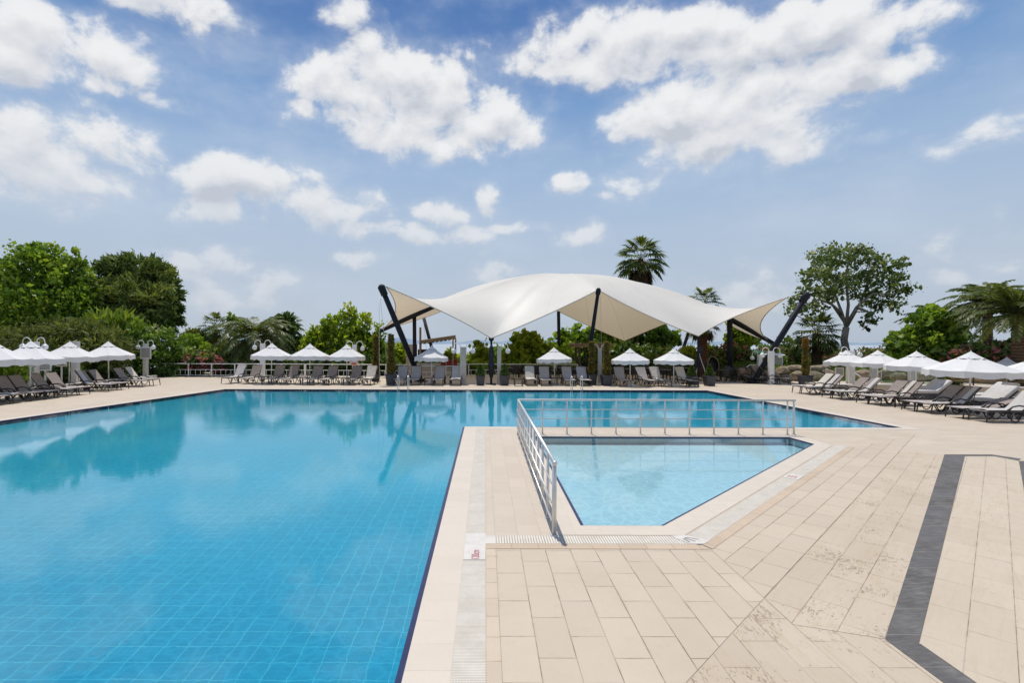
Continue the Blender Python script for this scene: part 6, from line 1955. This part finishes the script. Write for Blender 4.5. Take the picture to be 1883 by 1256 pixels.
spots_r = [(1392, 686, 34.5, 34, 30, 'large tan boulder just behind the slanting mast base'), (1418, 690, 34, 34, 24, 'tan boulder behind the foot of the white lamp column'), (1440, 684, 35.5, 30, 22, 'tan boulder between lamp column and dark recliners'), (1447, 697, 33, 26, 16, 'low boulder below the dark recliner backs'),
           (1464, 678, 36.5, 34, 14, 'flat boulder behind the orange tipped column plant'), (1497, 680, 36.5, 36, 16, 'flat sunlit boulder past the orange tipped column plant'), (1468, 692, 34.5, 30, 20, 'boulder beside the planter of the column plant'), (1500, 694, 34.5, 34, 24, 'square boulder with dark stain past the planter'),
           (1525, 690, 35, 28, 26, 'upright boulder behind the cream padded lounger'), (1512, 676, 38, 30, 10, 'thin slab of rock at the lawn edge'), (1590, 690, 34, 36, 22, 'boulder behind the second rock side parasol pole'), (1630, 688, 34, 40, 22, 'grey boulder between the plain columns'),
           (1655, 694, 32, 34, 18, 'boulder below the third rock side parasol'), (1700, 690, 31, 40, 22, 'stacked slab behind the low wall below the third parasol'), (1735, 692, 30.5, 40, 18, 'slab behind the spiky plant by the rope fence'), (1770, 696, 30, 44, 16, 'flat slab in the middle of the rope fence'),
           (1805, 698, 29.5, 44, 16, 'flat slab below the largest parasol'), (1840, 694, 30.5, 46, 18, 'slab with towels behind the rope fence post'), (1872, 700, 29, 40, 18, 'slab near the picture edge behind the rope'), (1410, 676, 38, 30, 14, 'boulder in front of the cream booth')]
for s_ in spots_r: rock(*s_)
mb = MB()
vs = []; nx_, ny_ = 44, 10
for j in range(ny_ + 1):
    for i in range(nx_ + 1):
        x = 17.5 + 30 * i / nx_; y = 34.5 + 14 * j / ny_
        z = 0.02 + 0.95 * min(1, j / 4) * (0.8 + 0.2 * math.sin(x * 0.7)) * min(1, (x - 17.5) / 2.0 + 0.02) * (1 if j < 8 else (10 - j) / 2) + 0.05 * math.sin(x * 2 + y)
        vs.append((x, y, z - 0.04))
mb.add(vs, [(j * (nx_ + 1) + i, j * (nx_ + 1) + i + 1, (j + 1) * (nx_ + 1) + i + 1, (j + 1) * (nx_ + 1) + i) for j in range(ny_) for i in range(nx_)], True)
struct('lawn', mb, m_ground)
n = 22000
X = 18 + RNG.random(n) * 28; Yy = 34.8 + RNG.random(n) * 11
jj = (Yy - 34.5) / 1.4
Z = 0.02 + 0.95 * np.minimum(1, jj / 4) * (0.8 + 0.2 * np.sin(X * 0.7)) * np.minimum(1, (X - 17.5) / 2.0) * np.where(jj < 8, 1, (10 - jj) / 2) - 0.02
C = np.stack([X, Yy, Z + 0.06], 1)
tag(link('lawn_grass', quads_mesh('lawn_grass', leaves(C, 0.05, 5.0, 1.6), 0.45 + 0.22 * RNG.normal(size=n) + 0.25 * np.sin(X * 0.9) * np.sin(Yy), L_GRASS)), 'short green grass on the bank behind the boulders', 'grass', None, 'stuff')
# low white wall on the umbrella side
t = thing('garden_wall', 'long low cream wall behind the umbrella side loungers', 'wall', (20.0, 26.4, 0))
d = Vector((27.5, 24.0, 0)) - Vector((20.0, 26.4, 0)); L_ = d.length
mb = MB(); mb.box(d / 2 + Vector((0, 0, 0.20)), (L_, 0.30, 0.40), math.atan2(d.y, d.x)); mb.build('wall', m_beige, t)
mb = MB(); mb.box(d / 2 + Vector((0, 0, 0.43)), (L_ + 0.1, 0.42, 0.06), math.atan2(d.y, d.x), bev=0.01); mb.build('coping', m_whitedull, t)
t = thing('garden_wall', 'short low cream wall behind the plain columns', 'wall', (17.9, 28.6, 0))
d = Vector((20.0, 26.5, 0)) - Vector((17.9, 28.6, 0)); L_ = d.length
mb = MB(); mb.box(d / 2 + Vector((0, 0, 0.16)), (L_, 0.28, 0.32), math.atan2(d.y, d.x)); mb.build('wall', m_beige, t)
mb = MB(); mb.box(d / 2 + Vector((0, 0, 0.345)), (L_, 0.38, 0.05), math.atan2(d.y, d.x), bev=0.01); mb.build('coping', m_whitedull, t)
# rope fence
t = thing('rope_fence', 'sagging tan rope fence on thin posts above the low wall', 'fence', (gx(1735, 27.5).x, 27.5, 0))
rp_ = [(1735, 27.5), (1790, 27.2), (1855, 26.6), (1925, 26.0)]
tops = []
for px, Y in rp_:
    q_ = gx(px, Y); mb = MB(); mb.tube([(q_.x - t.location.x, Y - 27.5, 0), (q_.x - t.location.x, Y - 27.5, 1.18)], 0.035, 8); mb.build('post', m_darkwood, t)
    tops.append(Vector((q_.x - t.location.x, Y - 27.5, 1.1)))
for a, b in zip(tops, tops[1:]):
    for dz, sg in ((0, 0.28), (-0.22, 0.22), (-0.44, 0.16), (-0.1, 0.5)):
        a1, b1 = a + Vector((0, 0, dz)), b + Vector((0, 0, dz))
        mb = MB(); mb.tube(bez(a1, (a1 + b1) / 2 - Vector((0, 0, sg * 1.6)), b1, 10), 0.022, 6); mb.build('rope', m_rope, t)
bush('spiky_plant', 'spiky yellow green plant behind the low wall', [(1742, 695, 18, 16, 0)], 28.6, L_GRASS, 420, 0.055, 12, up=1.2, cat='plant')
# towels heaped on the slabs behind the rope
for px, w, mt_, lab in ((1828, 0.9, simple('pink_towel', (0.50, 0.36, 0.36), 0.9), 'pinkish towel lying on a slab behind the rope fence'), (1846, 0.6, simple('navy_towel', (0.03, 0.03, 0.06), 0.9), 'dark towel lying on a slab behind the rope fence')):
    q_ = at(px, 686.5, 30.5)
    mb = MB(); mb.box((0, 0, 0), (w, 0.6, 0.16), 0.2, 0.7, None, 0.05)
    o = mb.build('bath_towel', mt_); o.location = q_; tag(o, lab, 'towel')
# glass wind screens
def glass_mat():
    mt, nt, out = new_mat('wind_screen_glass')
    fr = nt.n('ShaderNodeFresnel', {'IOR': 1.45})
    tr = nt.n('ShaderNodeBsdfTransparent'); tr.inputs[0].default_value = (0.80, 0.86, 0.82, 1)
    co = nt.n('ShaderNodeTexCoord').outputs['Object']
    gl = nt.n('ShaderNodeBsdfGlossy'); nt.set(gl, 'Roughness', nt.ss(nt.noise(co, 3.0, 3.0), 0.3, 0.7, 0.01, 0.06))
    mx = nt.n('ShaderNodeMixShader'); nt.set(mx, 0, fr.outputs[0])
    nt.t.links.new(tr.outputs[0], mx.inputs[1]); nt.t.links.new(gl.outputs[0], mx.inputs[2]); nt.t.links.new(mx.outputs[0], out.inputs[0])
    return mt
m_glass = glass_mat()
for px0, px1, Y, lab in ((1490, 1519, 32.2, 'glass wind screen behind the cream padded lounger'), (1620, 1672, 28.6, 'glass wind screen between the plain grey columns'), (1682, 1722, 27.4, 'glass wind screen past the second plain grey column')):
    a, b = gx(px0, Y), gx(px1, Y); w = (b - a).length
    t = thing('wind_screen', lab, 'glass screen', (a.x, Y, 0), 0, 'glass wind screens')
    mb = MB(); mb.box((w / 2, 0, 0.62), (w, 0.012, 0.9)); mb.build('pane', m_glass, t)
    for x in (0.02, w - 0.02):
        mb = MB(); mb.box((x, 0, 0.54), (0.04, 0.04, 1.08)); mb.build('post', m_steel, t)
# dark recliners seen from behind by the rocks
def recliner(px, Y, rz, label):
    q_ = gx(px, Y); lounger(q_.x, Y, rz, label, 'dark recliners turned away by the rocks', 56, 1)
recliner(1452, 31.6, PI - 0.35, 'dark recliner turned away beside the planter of the column plant')
recliner(1432, 32.3, PI - 0.3, 'dark recliner turned away between the lamp column and the planter')
recliner(1400, 33.2, PI - 0.3, 'dark recliner turned away behind the mast foot')
# slanted handrails of the steps by the rocks
t = thing('step_handrail', 'bent white handrail in front of the hut', 'handrail', (gx(1386, 36).x, 36, 0))
def hl(px, py): q_ = at(px, py, 36); return Vector((q_.x - t.location.x, 0, q_.z))
mb = MB(); mb.tube([hl(1368, 679), hl(1379, 671), hl(1390, 671), hl(1400, 679), Vector((hl(1402, 690).x, 0, 0))], 0.03, 8); mb.tube([Vector((hl(1368, 679).x, 0, 0)), hl(1368, 679)], 0.03, 8); mb.build('rail', m_white, t)
t = thing('step_handrail', 'slanted white handrail behind the first rock side parasol', 'handrail', (gx(1575, 33).x, 33, 0))
def hl2(px, py): q_ = at(px, py, 33); return Vector((q_.x - t.location.x, 0, q_.z))
mb = MB(); mb.tube([hl2(1568, 684), hl2(1600, 703)], 0.035, 8); mb.tube([hl2(1568, 684), Vector((hl2(1568, 684).x, 0, 0))], 0.03, 8); mb.build('rail', m_white, t)
# kerb behind the hedge side loungers
t = tag(MB().build('x', None), None) if False else None
mb = MB(); mb.box((-23.2, 27.5, 0.09), (0.35, 17.0, 0.18), bev=0.02); struct('hedge_kerb', mb, m_whitedull)
# skyline stair rail beyond the ivy hedge
t = thing('stair_railing', 'thin slanted railing at the skyline beyond the ivy hedge', 'railing', (at(330, 620, 50).x, 50, 0))
def sl(px, py): q_ = at(px, py, 50); return Vector((q_.x - t.location.x, 0, q_.z))
for dy in (0, 4, 8):
    mb = MB(); mb.tube([sl(308, 604 + dy), sl(342, 618 + dy)], 0.03, 6); mb.build('rail', m_mast, t)
for k in range(4):
    q_ = sl(308 + 11 * k, 604 + 4.6 * k); mb = MB(); mb.tube([q_, Vector((q_.x, 0, -0.3))], 0.03, 6); mb.build('post', m_mast, t)
